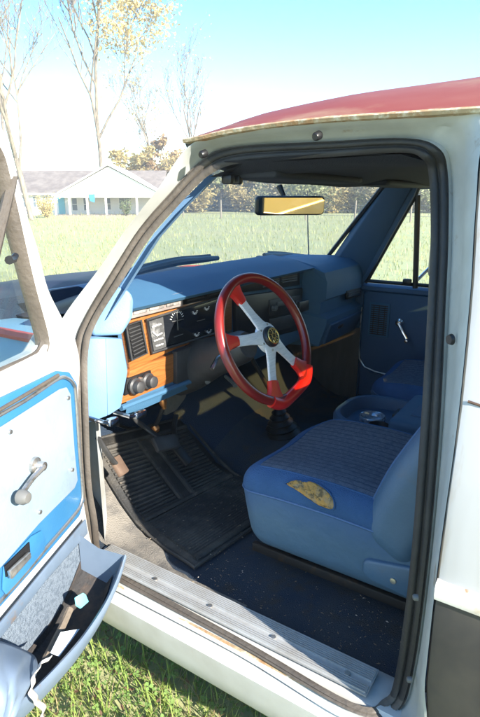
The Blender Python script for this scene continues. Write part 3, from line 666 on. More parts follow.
mb = MB(); mb.box((-.668, .475, .578), (.016, .47, .026), .003); mb.build('seat_slide_rail', M('dark_seat_rail', (.022, .019, .018), .6, metal=.3, var=(16, (.075, .042, .022), .56, .68)), seatbase)
def cdisp(left):
    def f(p):
        x, y, z = p.x / .24, p.y / .275, p.z
        if z > 0:
            t = max(0, min(1, z / .10))
            dish = -.016 * math.exp(-(x / .55) ** 2) + .006 * math.cos(y * 2.2) - .030 * max(0, y - .45) ** 1.6 - .012 * max(0, -y)
            p = V(p.x, p.y, p.z + dish * t)
        k = max(0, x if left else -x)  # far front corner well rounded in plan
        p = V(p.x, p.y - .10 * max(0, k - .25) ** 2 * max(0, y) ** 2 * 2.0, p.z)
        s_ = (p.z + .13) / .26
        tuck = .03 * max(0, 1 - s_) ** 1.5
        p = V(p.x * (1 - tuck * 1.2 / .24 * abs(x)), p.y - (tuck * max(0, y) ** 2), p.z)
        return p
    return f
def seat(x0, mirrored, zc, parent, y=.455, bh=.30):
    c = V(x0, y, zc); vs, fs = rounded_block(c, (.24, .275, .130), .062, 34, cdisp(not mirrored))
    def cls(q):
        p = q; x = p.x if not mirrored else -p.x
        if p.z < (.058 if x < .15 else .08): return 0
        if -.195 < x < .185 and p.y < .215 and p.z > .1: return 2
        return 1
    a_ = split_build(vs, fs, cls, {0: ('cushion_side', SEATSKIRT), 1: ('cushion', VELOUR), 2: ('cushion_insert', SEATCLOTH)}, parent)
    # backrest, leaning back
    rot = Euler((R(29), 0, 0)).to_matrix(); cb = V(x0, y - .262, zc + .272)
    def bd(p):
        s_ = p.z / .30; f = 1 - .10 * max(0, s_) ** 3
        dish = .016 * math.exp(-(p.x / .13) ** 2) if p.y > 0 else 0
        belly = .020 * (1 - s_ * s_) if p.y > 0 else 0
        return V(p.x * f, p.y - dish + belly - .030 * max(0, -s_ - .35) ** 1.3, p.z)
    vs, fs = rounded_block(cb + V(0, -.44, .9) * (bh - .30), (.243, .075, bh), .055, 26, bd, rot)
    inv = rot.transposed()
    def cls2(q):
        p = q
        if abs(p.x) > .205 or p.y < .01: return 0
        return 2 if abs(p.x) < .15 and p.y > .03 and p.z < .24 else 1
    b_ = split_build(vs, fs, cls2, {0: ('backrest_side', SEATV), 1: ('backrest', VELOUR), 2: ('backrest_insert', SEATCLOTH)}, parent)
    return vs
seat(-.505, False, .735, seatbase)
from mathutils.bvhtree import BVHTree
def lay(objs, pts, lift):
    """drop points straight down on to the given parts"""
    out = []
    trees = [BVHTree.FromPolygons([v.co for v in o.data.vertices], [list(p.vertices) for p in o.data.polygons]) for o in objs]
    for p in pts:
        best = None
        for t in trees:
            dr_ = V(.65, 0, -.76); h = t.ray_cast(V(p) - dr_ * .5, dr_)
            if h[0] and (best is None or h[3] < best[1]): best = (h[0], h[3])
        out.append((best[0] if best else V(p)) - V(.65, 0, -.76) * lift)
    return out
cushparts = [o for o in seatbase.children if o.name.startswith('cushion')]
# tear in the bolster: foam patch with a ragged rim of lifted vinyl
tp = [(-0.725,0.580,0.835), (-0.706,0.559,0.835), (-0.700,0.532,0.835), (-0.699,0.505,0.835), (-0.709,0.476,0.835), (-0.730,0.451,0.835), (-0.752,0.451,0.835), (-0.754,0.478,0.835), (-0.749,0.512,0.835), (-0.739,0.547,0.835)]
rnd = random.Random(4); tpr = spline([V(p) + V(rnd.uniform(-.004, .004), rnd.uniform(-.006, .006), 0) for p in tp], 4, True)
ctr = sum(tpr, V(0, 0, 0)) / len(tpr)
rings = [[V(ctr) * (1 - t) + V(p) * t for p in tpr] for t in (.03, .25, .5, .75, .9, 1)]
mb = MB(); mb.grid([[q + V(0, 0, rnd.uniform(-.0018, .0022)) for q in lay(cushparts, r_, .006)] for r_ in rings[:-1]] + [lay(cushparts, rings[-1], .0005)], cu=True)
mb.build('torn_foam', FOAM, seatbase, ang=None)
mb = MB(); rim = lay(cushparts, [p + (p - ctr) * .03 for p in tpr], .002)
mb.tube(rim, [.0012 + .0022 * rnd.random() for _ in rim], 6, closed=True); mb.build('torn_edge', VELOUR, seatbase)
# seat side hinge cover
mb = MB(); poly = [V(0, .395, .742), V(0, .385, .752), V(0, .285, .772), V(0, .265, .765), V(0, .262, .715), V(0, .285, .690), V(0, .375, .700), V(0, .395, .715)]
mb.prism([V(-.742, p.y - .03, p.z - .035) for p in poly], (.05, 0, 0), .010, 3); hc = mb.build('hinge_cover', SEATV, seatbase)
mb = MB(); mb.lathe((-.741, .29, .690), (-1, 0, 0), [(.008, 0), (.007, .004), (0, .005)], 12); mb.build('screw', DULLCHROME, hc)
mb = MB(); mb.box((.46, .42, .545), (.42, .42, .05), .004)
ps = mb.build('passenger_seat', BLACK, truck)
seat(.440, True, .690, ps, .485, .36)  # backrest top, out of view, made taller to block sun from the rear window

# console between the seats
mb = MB()
def crr(x0, x1, y0, y1, r, z, n=6, rf=None):
    pts = []
    for cx, cy, a0, rr in ((x1, y1, 0, rf or r), (x0, y1, 90, rf or r), (x0, y0, 180, r), (x1, y0, 270, r)):
        sx = -1 if cx == x1 else 1; sy = -1 if cy == y1 else 1
        for k in range(n + 1):
            t = R(a0 + 90 * k / n); pts.append(V(cx + sx * rr + rr * math.cos(t), cy + sy * rr + rr * math.sin(t), z))
    return pts
mb.grid([crr(-.15, .20, .10, .755, .04, .55, rf=.12), crr(-.14, .19, .10, .75, .04, .60, rf=.12), crr(-.148, .198, .10, .755, .04, .768, rf=.13), crr(-.140, .190, .105, .748, .035, .780, rf=.125), crr(-.124, .174, .115, .732, .03, .780, rf=.11), crr(-.116, .166, .12, .724, .03, .766, rf=.10), crr(-.112, .162, .124, .718, .03, .735, rf=.095), crr(-.05, .10, .2, .66, .03, .733, rf=.06), crr(0, .05, .4, .5, .01, .733, rf=.02)], cu=True)
con = mb.build('centre_console', BLUED, truck, ang=40)
mb = MB(); vs, fs = rounded_block((.03, .32, .768), (.158, .205, .050), .020, 14); mb.add(vs, fs); arm = mb.build('console_lid', BLUE, con, ang=None)
mb = MB(); mb.box((.045, .33, .819), (.20, .28, .006), .003); mb.build('lid_panel', BLUED, arm)
mb = MB(); mb.box((.10, .545, .748), (.07, .05, .03), .006); mb.lathe((.10, .545, .763), (0, 0, 1), [(.014, 0), (.012, .004), (0, .006)], 12); mb.build('console_switch', BLACK, con)
mb = MB(); mb.lathe((-.055, .575, .735), (0, 0, 1), [(.036, 0), (.038, .02), (.041, .022), (.038, .024), (.034, .006), (0, .005)], 24); mb.build('cup_ring', BLACK, con)
mb = MB(); mb.lathe((.015, .625, .7345), (0, 0, 1), [(0, 0), (.040, 0), (.046, .008), (.048, .022), (.045, .027), (.041, .024), (.036, .010), (.015, .008), (0, .008)], 28)
for k in range(14):
    t = 2 * math.pi * k / 14; mb.tube([V(.015 + .042 * math.cos(t), .625 + .042 * math.sin(t), .737), V(.015 + .046 * math.cos(t), .625 + .046 * math.sin(t), .758)], .004, 6)
asht = mb.build('glass_ashtray', M('cut_glass', (.42, .50, .58), .2, metal=.5, var=(40, (.16, .22, .30), .4, .6)), None, ang=50)
tag(asht, 'small shiny round ashtray lying in the tray of the blue centre console', 'ashtray')

# --- passenger door seen across the cab
XP = .80
mb = MB()
mb.grid([[V(XP + .02, y, z) for y in (.99, .8, .5, .1, -.27)] for z in (.50, .8, 1.09)]); pdoor = mb.build('passenger_door', BLUED, truck)
mb = MB(); mb.prism([V(XP, .975, .70), V(XP, .985, .76), V(XP, .985, 1.07), V(XP, .965, 1.085), V(XP, .10, 1.085), V(XP, .10, .72), V(XP, .78, .66), V(XP, .93, .66)], (.018, 0, 0), .008, 3); mb.build('door_panel', BLUED, pdoor)
mb = MB(); mb.tube([V(XP - .001, y, z) for y, z in ((.99, 1.0), (.992, .80), (.985, .73), (.955, .69), (.90, .675), (.78, .665), (.4, .675), (.1, .68))], .004, 6); mb.build('trim_bead', DULLCHROME, pdoor)
mb = MB(); mb.grid([[V(XP + dx, y, 1.085 + dz) for y in (1.0, .7, .3, -.27)] for dx, dz in ((0, -.004), (-.012, .006), (-.010, .024), (.012, .034), (.03, .035))]); mb.build('window_ledge', BLUED, pdoor)
gv = MB(); gv.box((XP - .003, .895, .945), (.008, .105, .172), .003); gvo = gv.build('speaker_grille', BLUE, pdoor)
mb = MB()
for k in range(15): mb.box((XP - .008, .895, .873 + .0103 * k), (.005, .085, .0045))
for k in (-1, 0, 1): mb.box((XP - .0085, .895 + .028 * k, .945), (.005, .003, .15))
mb.build('grille_slats', BLACK, gvo)
mb = MB(); mb.lathe((XP - .002, .790, .945), (-1, 0, 0), [(.022, 0), (.02, .010), (.011, .014), (.010, .026), (0, .027)], 18); mb.tube([V(XP - .026, .790, .945), V(XP - .034, .762, .905), V(XP - .034, .737, .868)], [.007, .0065, .006], 8); mb.lathe((XP - .034, .737, .868), (-1, 0, 0), [(.010, -.008), (.011, .018), (.008, .026), (0, .027)], 14); mb.build('window_crank', CHROME, pdoor)
# window frame: front slope, divider bar, glass, top rail
def rail(pts, r, name, m, parent, flat=1): mb = MB(); mb.tube(pts, r, 8, flat=flat); return mb.build(name, m, parent)
mb = MB(); mb.prism([V(.79, 1.005, 1.11), V(.79, .967, 1.128), V(.745, .752, 1.545), V(.742, .735, 1.60), V(.742, .80, 1.60)], (.025, .004, .004), .004); mb.build('window_frame', BLUED, pdoor)
rail([V(.792, .975, 1.126), V(.792, .962, 1.143), V(.770, .86, 1.335), V(.745, .752, 1.535), V(.742, .74, 1.57)], .009, 'window_seal', BLACK, pdoor)
rail([V(.788, .728, 1.12), V(.770, .735, 1.33), V(.748, .742, 1.54)], .013, 'vent_divider', BLACK, pdoor)
rail([V(.792, .97, 1.135), V(.792, .72, 1.135), V(.792, .3, 1.135), V(.792, -.27, 1.135)], .009, 'window_seal', BLACK, pdoor)
mb = MB(); mb.box((.776, .765, 1.148), (.022, .04, .028), .006); mb.build('vent_latch', BLACK, pdoor)
mb = MB(); mb.grid([[V(.796, .97, 1.13), V(.796, -.26, 1.13)], [V(.745, .735, 1.57), V(.745, -.26, 1.57)]]); mb.build('side_window', SIDEGLASS, pdoor)
mb = MB(); mb.prism([V(.745, .78, 1.565), V(.745, -.28, 1.565), V(.735, -.28, 1.66), V(.735, .78, 1.66)], (.03, 0, 0)); mb.build('roof_rail', BLUED, truck)
mb = MB(); mb.prism([V(.79, .12, .5), V(.79, -.28, .5), V(.79, -.28, 1.12), V(.735, -.28, 1.64), V(.735, .0, 1.64), V(.79, .12, 1.12)], (.03, 0, 0)); mb.build('quarter_trim', BLUED, truck)
mb = MB(); mb.prism([V(.80, .985, .48), V(.80, 1.62, .48), V(.80, 1.62, 1.22), V(.80, 1.0, 1.22), V(.80, .985, 1.10)], (.03, 0, 0)); mb.build('cowl_side_panel', BLUED, truck)
# A pillar trim, passenger and driver side
mb = MB(); mb.prism([V(.700, .868, 1.585), V(.735, .760, 1.585), V(.79, 1.0, 1.12), V(.79, 1.03, 1.10), V(.76, 1.14, 1.20)], (.02, .03, .015), .006); mb.build('pillar_trim', BLUED, truck)
mb = MB(); mb.grid([[V(p) + V(.03, .0, 0) for p in L1[5:10]], [V(p) + V(.055, .012, .0) for p in L1[5:10]], [V(p) + V(.055, .035, .008) for p in L1[5:10]]]); mb.build('pillar_trim', BLUELT, truck)
# headliner with a rolled front edge
rows = []
for i in range(17):
    y = [.90, .86, .80, .76][i] if i < 4 else .76 - 1.03 * (i - 3) / 13
    row = []; xl = (-.60, -.645, -.70, -.725)[i] if i < 4 else interp(y, [(-.3, -.66), (.2, -.675), (.32, -.70), (.6, -.725), (.8, -.73)])
    for k in range(27):
        s_ = -1 + 2 * k / 26; x = -xl * s_; a_ = abs(s_)
        z = 1.572 + .045 * (1 - a_ ** 3) * min(1, max(0, i - 3) / 4) + (.035 if a_ > .99 else (.012 if a_ > .9 else 0)) + .004 * math.sin(i * 1.3 + k * .5)
        if i == 0: z = 1.64
        if i == 1: z = 1.60
        if i in (2, 3): z -= .010 * math.exp(-((x + .15) / .3) ** 2)
        row.append(V(x, y + .03 * (1 - a_ ** 2) * (i < 4), z))
    rows.append(row)
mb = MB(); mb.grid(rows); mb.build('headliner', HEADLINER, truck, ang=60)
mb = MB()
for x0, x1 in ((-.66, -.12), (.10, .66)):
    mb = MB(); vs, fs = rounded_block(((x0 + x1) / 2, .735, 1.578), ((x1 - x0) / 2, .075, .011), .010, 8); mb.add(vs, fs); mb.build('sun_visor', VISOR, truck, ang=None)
for x in (-.69, -.655):
    mb = MB(); mb.box((x, .775, 1.566), (.020, .03, .022), .006); mb.build('visor_clip', BLACK, truck)

mb = MB(); mb.grid([[p + V(dx, 0, dz) for p in [V(q) for q in L1[9:14]]] for dx, dz in ((.004, -.002), (.05, .0), (.10, .03))]); mb.build('headliner_side', HEADLINER, truck)
# windscreen
rows = []
for i in range(9):
    v = i / 8; row = []
    for k in range(21):
        s_ = -1 + 2 * k / 20
        b_ = V(.79 * s_, 1.46 - .27 * abs(s_) ** 2.2, 1.235); t_ = V(.690 * s_, .93 - .09 * abs(s_) ** 2.2, 1.635)
        row.append(b_ * (1 - v) + t_ * v)
    rows.append(row)
mb = MB(); mb.grid(rows); ws = mb.build('windscreen', GLASS, truck, ang=None)
per = rows[0] + [r_[-1] for r_ in rows[1:]] + rows[-1][::-1][1:] + [r_[0] for r_ in rows[::-1][1:-1]]
mb = MB(); mb.tube(per, .011, 6, closed=True); mb.build('windscreen_seal', BLACK, ws)
# rear-view mirror
MC = V((-0.058,0.950,1.500)); 
mn = V(-.66, -.745, -.062).normalized(); mr = V(0, 0, 1).cross(mn).normalized(); mu = mn.cross(mr); mrot = Matrix((mr, mn * -1, mu)).transposed()
vs, fs = rounded_block(MC, (.128, .016, .033), .0155, 12, None, mrot); mb = MB(); mb.add(vs, fs); mir = mb.build('rear_view_mirror', BLACK, truck, ang=None)
mb = MB(); mb.prism([MC + mn * .0165 + mr * (x * .120) + mu * (z * .027) for x, z in ((-.93, -1), (.93, -1), (1, -.7), (1, .7), (.93, 1), (-.93, 1), (-1, .7), (-1, -.7))], mn * .002); mb.build('mirror_glass', MIRRORG, mir)
mb = MB(); mb.tube([MC - mn * .014, MC + V(.01, .03, .03), MC + V(.02, .055, .065)], [.010, .008, .012], 8); mb.build('mirror_stem', BLACK, mir)
# wipers and cowl
mb = MB(); mb.grid([[V(.86 * s_, 1.46 - .26 * abs(s_) ** 2.2 + dy, z) for s_ in [k / 10 - 1 for k in range(21)]] for dy, z in ((-.02, 1.228), (.05, 1.215), (.16, 1.20))]); mb.build('cowl', NAVYPAINT, truck)
for q in ([(-0.373,1.440,1.242), (-0.223,1.470,1.248), (-0.053,1.470,1.257), (0.096,1.470,1.253), (0.216,1.460,1.251)], [(0.519,1.400,1.244), (0.710,1.400,1.226), (0.860,1.360,1.204), (0.921,1.300,1.192), (0.971,1.270,1.186)]):
    q = spline([V(p) + V(0, 0, .016) for p in q], 5); mb = MB(); mb.tube(q, [.010 + .006 * math.sin(math.pi * k / (len(q) - 1)) for k in range(len(q))], 8); wo = mb.build('windscreen_wiper', BLACK, truck)
    mb = MB(); mb.tube([p + V(0, .012, .014) for p in q[2:-2]], .006, 6); mb.build('wiper_arm', DARK, wo)
mb = MB(); mb.tube([(0.880,1.334,1.197), (0.880,1.347,1.370), (0.880,1.357,1.568)], [.004, .003, .002], 6); mb.build('aerial', DARK, truck)

# --- front end: hood, fenders, nose
mb = MB(); rows = []
for y, z in ((1.56, 1.195), (1.66, 1.196), (1.9, 1.18), (2.2, 1.15), (2.5, 1.11), (2.72, 1.06), (2.76, 1.0)):
    rows.append([V(.76 * s_, y - .05 * s_ * s_, z - .035 * s_ ** 2 + (.018 if abs(s_) < .45 else 0)) for s_ in [k / 12 - 1 for k in range(25)]])
mb.grid(rows); hood = mb.build('hood', NAVYPAINT, truck, ang=30)
for sgn in (-1, 1):
    mb = MB(); rows = []
    for y in (1.18, 1.3, 1.5, 1.8, 2.1, 2.4, 2.7, 2.78):
        zt = interp(y, [(1.18, 1.165), (1.6, 1.160), (2.2, 1.115), (2.78, 1.03)]); arch = max(0, 1 - ((y - 1.95) / .44) ** 2) ** .5 * .42 if abs(y - 1.95) < .44 else 0
        zb = max(.42, .42 + arch)
        rows.append([V(sgn * x, y, z) for x, z in ((.765, zt - .005), (.85, zt), (.915, zt - .012), (.945, zt - .05), (.965, zt - .14), (.985, .88), (.975, min(.87, zb + .08)), (.965, zb))])
    mb.grid(rows); fd = mb.build('fender', FENDER if sgn < 0 else WHITE, truck, ang=40)
    mb = MB(); mb.tube([V(sgn * .917, y, interp(y, [(1.18, 1.165), (1.6, 1.160), (2.2, 1.115), (2.78, 1.03)]) - .006) for y in (1.20, 1.5, 1.8, 2.2, 2.6, 2.75)], .014, 6); mb.build('red_stripe', PINRED, fd)
mb = MB(); mb.box((0, 2.74, .84), (1.80, .06, .34), .03); nose = mb.build('grille', DARK, truck)
for x in (-.72, .72):
    mb = MB(); mb.box((x, 2.775, .86), (.22, .03, .16), .01); mb.build('headlight', M('headlight_glass', (.6, .62, .62), .1), nose)
mb = MB(); mb.box((0, 2.86, .58), (1.95, .14, .17), .03); mb.build('front_bumper', CHROME, truck)
# cargo bed behind the cab, and wheels
mb = MB()
for x in (-.955, .955): mb.box((x, -1.52, .925), (.05, 2.38, .47), .012)
mb.box((0, -.345, .90), (1.86, .04, .42)); mb.box((0, -2.69, .83), (1.86, .05, .28), .01); mb.box((0, -1.52, .70), (1.86, 2.3, .03)); bed = mb.build('cargo_bed', WHITE, truck)
mb = MB()
for x in (-.95, .95):
    mb.box((x, -.62, .54), (.045, .60, .26)); mb.box((x, -2.40, .54), (.045, .58, .26))
mb.build('bed_lower_side', LOWDARK, bed)
mb = MB()
for x in (-.983, .983): mb.box((x, -1.52, .70), (.014, 2.36, .034), .005)
mb.build('side_moulding', RUST, bed)
for x, y in ((-.80, 1.95), (.80, 1.95), (-.80, -1.55), (.80, -1.55)):
    mb = MB(); mb.lathe((x, y, .36), (1, 0, 0), [(.19, -.10), (.30, -.11), (.345, -.10), (.36, -.06), (.36, .06), (.345, .10), (.30, .11), (.19, .10)], 40); tw = mb.build('wheel', TYRE, truck)
    mb = MB(); mb.lathe((x, y, .36), (1, 0, 0), [(.192, -.10), (.18, -.085), (.15, -.03), (.09, -.05), (.07, -.09), (0, -.09)], 28); mb.build('rim', GREY, tw)
mb = MB(); mb.box((0, .6, .40), (1.3, 3.6, .10)); mb.build('chassis', BLACK, truck)
# passenger mirror outside the window
mb = MB(); vs, fs = rounded_block((1.08, .715, 1.24), (.055, .03, .10), .025, 8); mb.add(vs, fs); pm = mb.build('side_mirror', M('tan_mirror_shell', (.45, .32, .2), .5), truck, ang=None)
mb = MB(); mb.tube([V(.95, .80, 1.08), V(1.02, .79, 1.12), V(1.06, .73, 1.2)], .009, 8); mb.build('mirror_bracket', CHROME, pm)

# --- open driver door (plane found from the hinge; D runs outward, NV is the inner side)
HD, DV, NV = V(-.97, 1.06, 0), V(-.944, -.330, 0), V(.330, -.944, 0)
def sx(p, s_):  # the same point slid along the door to distance s_ from the hinge
    p = V(p); return p + DV * (s_ - (p - HD).dot(DV))
SE = .98
A_ = (-0.904,1.096,1.161); 
inner = [V(q) for q in ((-0.900,1.097,1.031), (-0.904,1.096,0.567), (-0.948,1.080,0.415))]
body = [V((-0.904,1.096,1.132)), V((-0.904,1.096,1.033)), V((-0.908,1.094,0.838)), V((-0.919,1.090,0.578)), V((-0.939,1.084,0.442))]
zb = .40
low = [V(body[-1].x, body[-1].y, zb), sx(V(0, 0, zb) + HD + NV * -.012, SE)]
up = [sx((-1.194,0.994,1.179), SE), V((-1.194,0.994,1.179)), V((-1.105,1.026,1.181)), V((-1.055,1.043,1.183)), V((-1.021,1.055,1.205)), V((-0.966,1.074,1.245)), V((-0.921,1.090,1.205))]
mb = MB(); mb.prism(body + low + up, NV * -.055, .006, 2); door = mb.build('driver_door', WHITE, truck, ang=50)
# window frame
fo = [V(q) for q in ((-0.961,1.084,1.162), (-0.945,1.090,1.214), (-1.001,1.070,1.318), (-1.024,1.062,1.410), (-1.053,1.052,1.499), (-1.076,1.044,1.598), (-1.087,1.040,1.637), (-1.107,1.033,1.662), (-1.137,1.023,1.676))]
fi = [V(q) for q in ((-1.039,1.057,1.179), (-1.027,1.061,1.210), (-1.055,1.051,1.327), (-1.071,1.046,1.414), (-1.085,1.041,1.499), (-1.100,1.036,1.573), (-1.111,1.032,1.610), (-1.129,1.025,1.631), (-1.155,1.017,1.639))]
gi = [V(q) for q in ((-1.049,1.064,1.190), (-1.042,1.067,1.212), (-1.071,1.056,1.333), (-1.090,1.050,1.417), (-1.103,1.045,1.475), (-1.115,1.041,1.548), (-1.123,1.038,1.584), (-1.142,1.032,1.603), (-1.166,1.023,1.613))]
top = fo[-1].z
for L_, dz in ((fo, 0), (fi, -.04), (gi, -.065)):
    L_.append(V(L_[-1].x, L_[-1].y, 0) + DV * .25 + V(0, 0, L_[-1].z + .01)); L_.append(sx(V(0, 0, L_[-1].z) + HD - NV * .02, SE - (0 if dz == 0 else -dz))); L_.append(sx(V(0, 0, 1.2) + HD - NV * .02, SE - (0 if dz == 0 else -dz)))
sp = lambda L_: spline(L_, 5)
fo_, fi_, gi_ = sp(fo), sp(fi), sp(gi); off = lambda L_, t: [p + NV * t for p in L_]
mb = MB(); mb.grid([off(fi_, -.03), fi_, off(mix(fi_, fo_, .15), .006), off(mix(fi_, fo_, .55), .010), off(mix(fi_, fo_, .88), .002), fo_, off(fo_, -.05)]); mb.build('window_frame', WHITE, door, ang=50)
mb = MB(); mb.grid([off(gi_, -.012), gi_, off(mix(gi_, fi_, .3), .012), off(mix(gi_, fi_, .8), .012), fi_, off(fi_, -.02)]); mb.build('window_rubber', SEALTAN, door, ang=50)
wb = spline([V(q) for q in ((-1.037,1.066,1.230), (-1.034,1.067,1.201), (-1.052,1.061,1.182), (-1.089,1.048,1.177), (-1.180,1.016,1.177))] + [sx((-1.180,1.016,1.177), SE - .05)], 5)
mb = MB(); mb.tube(wb, .008, 8); mb.build('window_rubber', SEALTAN, door)
mb = MB(); mb.tube([(-1.080,1.043,1.567), (-1.102,1.035,1.527), (-1.136,1.023,1.465), (-1.196,1.002,1.350), (-1.258,0.980,1.242)], .011, 8); mb.build('vent_divider', SEALTAN, door)
mb = MB(); mb.tube([(-1.107,1.023,1.410), (-1.118,1.019,1.402), (-1.140,1.001,1.403)], [.006, .008, .009], 8); mb.build('vent_latch', BLACK, door)
gz = [V(q) for q in ((-1.027,1.076,1.203), (-1.061,1.064,1.331), (-1.098,1.051,1.509), (-1.126,1.042,1.613))]
gpl = gz + [sx(V(0, 0, gz[-1].z + .04) + HD - NV * .034, SE - .04), sx(V(0, 0, 1.17) + HD - NV * .034, SE - .04), V((-1.084,1.056,1.171))]
mb = MB(); mb.prism(gpl, NV * -.004); mb.build('door_glass', SIDEGLASS, door)
# vinyl panel, its bead, and the pale insert
E0 = lambda q, s_=SE: [sx(q[-1], s_)]
pp = [V(q) for q in ((-0.941,1.070,1.070), (-0.953,1.066,0.746), (-0.982,1.056,0.716), (-1.131,1.004,0.705), (-1.290,0.948,0.697))]
pt_ = [V(q) for q in ((-1.213,0.975,1.134), (-1.015,1.044,1.129), (-0.968,1.061,1.111))]
mb = MB(); mb.prism(pp + [sx(pp[-1], SE - .03), sx(pt_[0], SE - .03)] + pt_, NV * -.012, .004, 2); panel = mb.build('door_panel', DOORBLUE, door, ang=50)
bead = [V(q) for q in ((-1.221,0.969,1.104), (-1.126,1.002,1.106), (-1.022,1.039,1.112), (-0.986,1.051,1.102), (-0.963,1.059,1.079), (-0.957,1.061,1.045), (-0.963,1.059,0.899), (-0.964,1.059,0.783), (-0.975,1.055,0.752), (-1.010,1.043,0.739), (-1.134,0.999,0.728), (-1.290,0.945,0.715))]
bead = [sx(bead[0], SE - .06)] + bead + [sx(bead[-1], SE - .06)]
mb = MB(); mb.tube(spline(bead, 5), .0045, 8); mb.build('trim_bead', DULLCHROME, panel)
bead2 = [V(q) for q in ((-1.220,0.970,1.114), (-1.125,1.003,1.117), (-1.020,1.039,1.121))]; mb = MB(); mb.tube([sx(bead2[0], SE - .06)] + bead2, .0045, 8); mb.build('trim_bead', SEALTAN, panel)
ins = [V(q) for q in ((-1.224,0.970,1.080), (-1.023,1.040,1.087), (-0.995,1.050,1.082), (-0.982,1.055,1.059), (-0.987,1.053,0.910), (-0.986,1.053,0.825), (-1.002,1.048,0.811), (-1.150,0.996,0.805), (-1.275,0.952,0.789))]
mb = MB(); mb.prism(ins + [sx(ins[-1], SE - .12), sx(ins[0], SE - .12)], NV * .006, .003, 2); mb.build('panel_insert', DOORPALE, panel, ang=50)
# window crank
cp, ck = V((-1.144,0.992,0.953)), V((-1.220,0.941,0.927))
mb = MB(); mb.lathe(cp, NV, [(.019, 0), (.018, .008), (.010, .012), (.010, .028), (0, .030)], 18); mb.tube([cp + NV * .026, cp * .6 + ck * .4 + NV * .012, ck], [.007, .006, .006], 8); cr = mb.build('window_crank', DULLCHROME, door)
mb = MB(); mb.lathe(ck, NV, [(.008, -.006), (.015, 0), (.016, .012), (.011, .022), (0, .024)], 16); mb.build('crank_knob', GREY, cr)
for q in ((-0.995,1.043,1.055), (-1.006,1.039,0.867), (-1.142,0.992,0.833), (-1.204,0.970,1.060)):
    mb = MB(); mb.lathe(V(q), NV, [(.006, 0), (.005, .003), (0, .004)], 10); mb.build('panel_screw', DULLCHROME, panel)
# inside latch in its pale cup
mb = MB(); mb.prism([V(q) for q in ((-1.270,0.954,0.784), (-1.177,0.987,0.792), (-1.142,0.999,0.783), (-1.132,1.002,0.750), (-1.146,0.998,0.716), (-1.197,0.979,0.713), (-1.271,0.954,0.710), (-1.282,0.950,0.735))], NV * .005, .002); lc = mb.build('latch_cup', DOORBLUE, door)
mb = MB(); mb.prism([V(q) for q in ((-1.269,0.949,0.786), (-1.190,0.976,0.788), (-1.191,0.976,0.763), (-1.270,0.948,0.760))], NV * .003); mb.build('latch_slot', BLACK, lc)
mb = MB(); mb.prism([V(q) for q in ((-1.269,0.943,0.777), (-1.202,0.966,0.775), (-1.201,0.967,0.759), (-1.267,0.943,0.755))], NV * .010, .003); mb.build('latch_lever', DULLCHROME, lc)
# light sill strip, carpeted kick area and the sagging map pocket
st_ = [V(q) for q in ((-0.967,1.059,0.698), (-0.964,1.060,0.653), (-1.142,0.998,0.652), (-1.303,0.942,0.638))]; st2 = [V(q) for q in ((-1.297,0.944,0.671), (-1.136,1.000,0.685))]
mb = MB(); mb.prism(st_ + [sx(st_[-1], SE - .03), sx(st2[0], SE - .03)] + st2, NV * .006, .002); mb.build('trim_strip', POCKETV, door, ang=50)
cp_ = [V(q) for q in ((-0.973,1.059,0.643), (-0.977,1.058,0.512), (-0.976,1.058,0.446))]
cp_ += [V(cp_[-1].x, cp_[-1].y, .44), sx(V(0, 0, .44) + HD, SE - .03), sx((-1.303,0.944,0.627), SE - .03), V((-1.303,0.944,0.627)), V((-1.141,1.000,0.642))]
mb = MB(); mb.prism(cp_, NV * -.010, .002); mb.build('door_carpet', DOORCARPET, door)
lip = [V(q) for q in ((-0.958,0.921,0.633), (-1.006,0.904,0.598), (-1.070,0.885,0.571), (-1.166,0.854,0.566), (-1.261,0.826,0.578), (-1.343,0.802,0.597), (-1.404,0.786,0.620))]
lip = spline(lip + [sx(lip[-1], .62)], 5)
def down(p, dz, t): q = V(p.x, p.y, p.z - dz); return q + NV * (t - (q - HD).dot(NV))
rows = []
for dz, t in ((0, None), (-.004, None), (.0, -.007), (.02, -.012), (.06, -.03), (.10, -.06), (.13, -.10)):
    rows.append([p + NV * ((t or 0)) + V(0, 0, -dz) + (NV * .003 if t is None and dz == 0 else V(0, 0, 0)) for p in lip])
out_ = [[p + NV * .0035 + V(0, 0, -dz) - NV * q for p in lip] for dz, q in ((.14, .105), (.10, .055), (.06, .022), (.02, .004))]
mb = MB(); mb.grid(out_ + rows); pocket = mb.build('map_pocket', POCKETV, door, ang=60)
bot = [p + NV * -.06 + V(0, 0, -.095) for p in lip]
mb = MB(); mb.grid([[p + NV * .02 + V(0, 0, .03) for p in bot], bot, [down(p, -.03, .002) for p in bot], [down(p, -.055, .0025) for p in bot]]); mb.build('pocket_lining', POCKETIN, pocket)
# end gusset of the pocket at the hinge side
e0 = lip[0]; mb = MB(); mb.grid([[e0 + NV * .004, down(e0, -.01, .06) , down(e0, -.045, .003)], [e0 + V(0, 0, -.05) - NV * .01, down(e0, .05, .05), down(e0, .03, .003)], [e0 + V(0, 0, -.12) - NV * .09, down(e0, .12, .03), down(e0, .12, .003)]]); mb.build('pocket_end', POCKETV, pocket, ang=None)
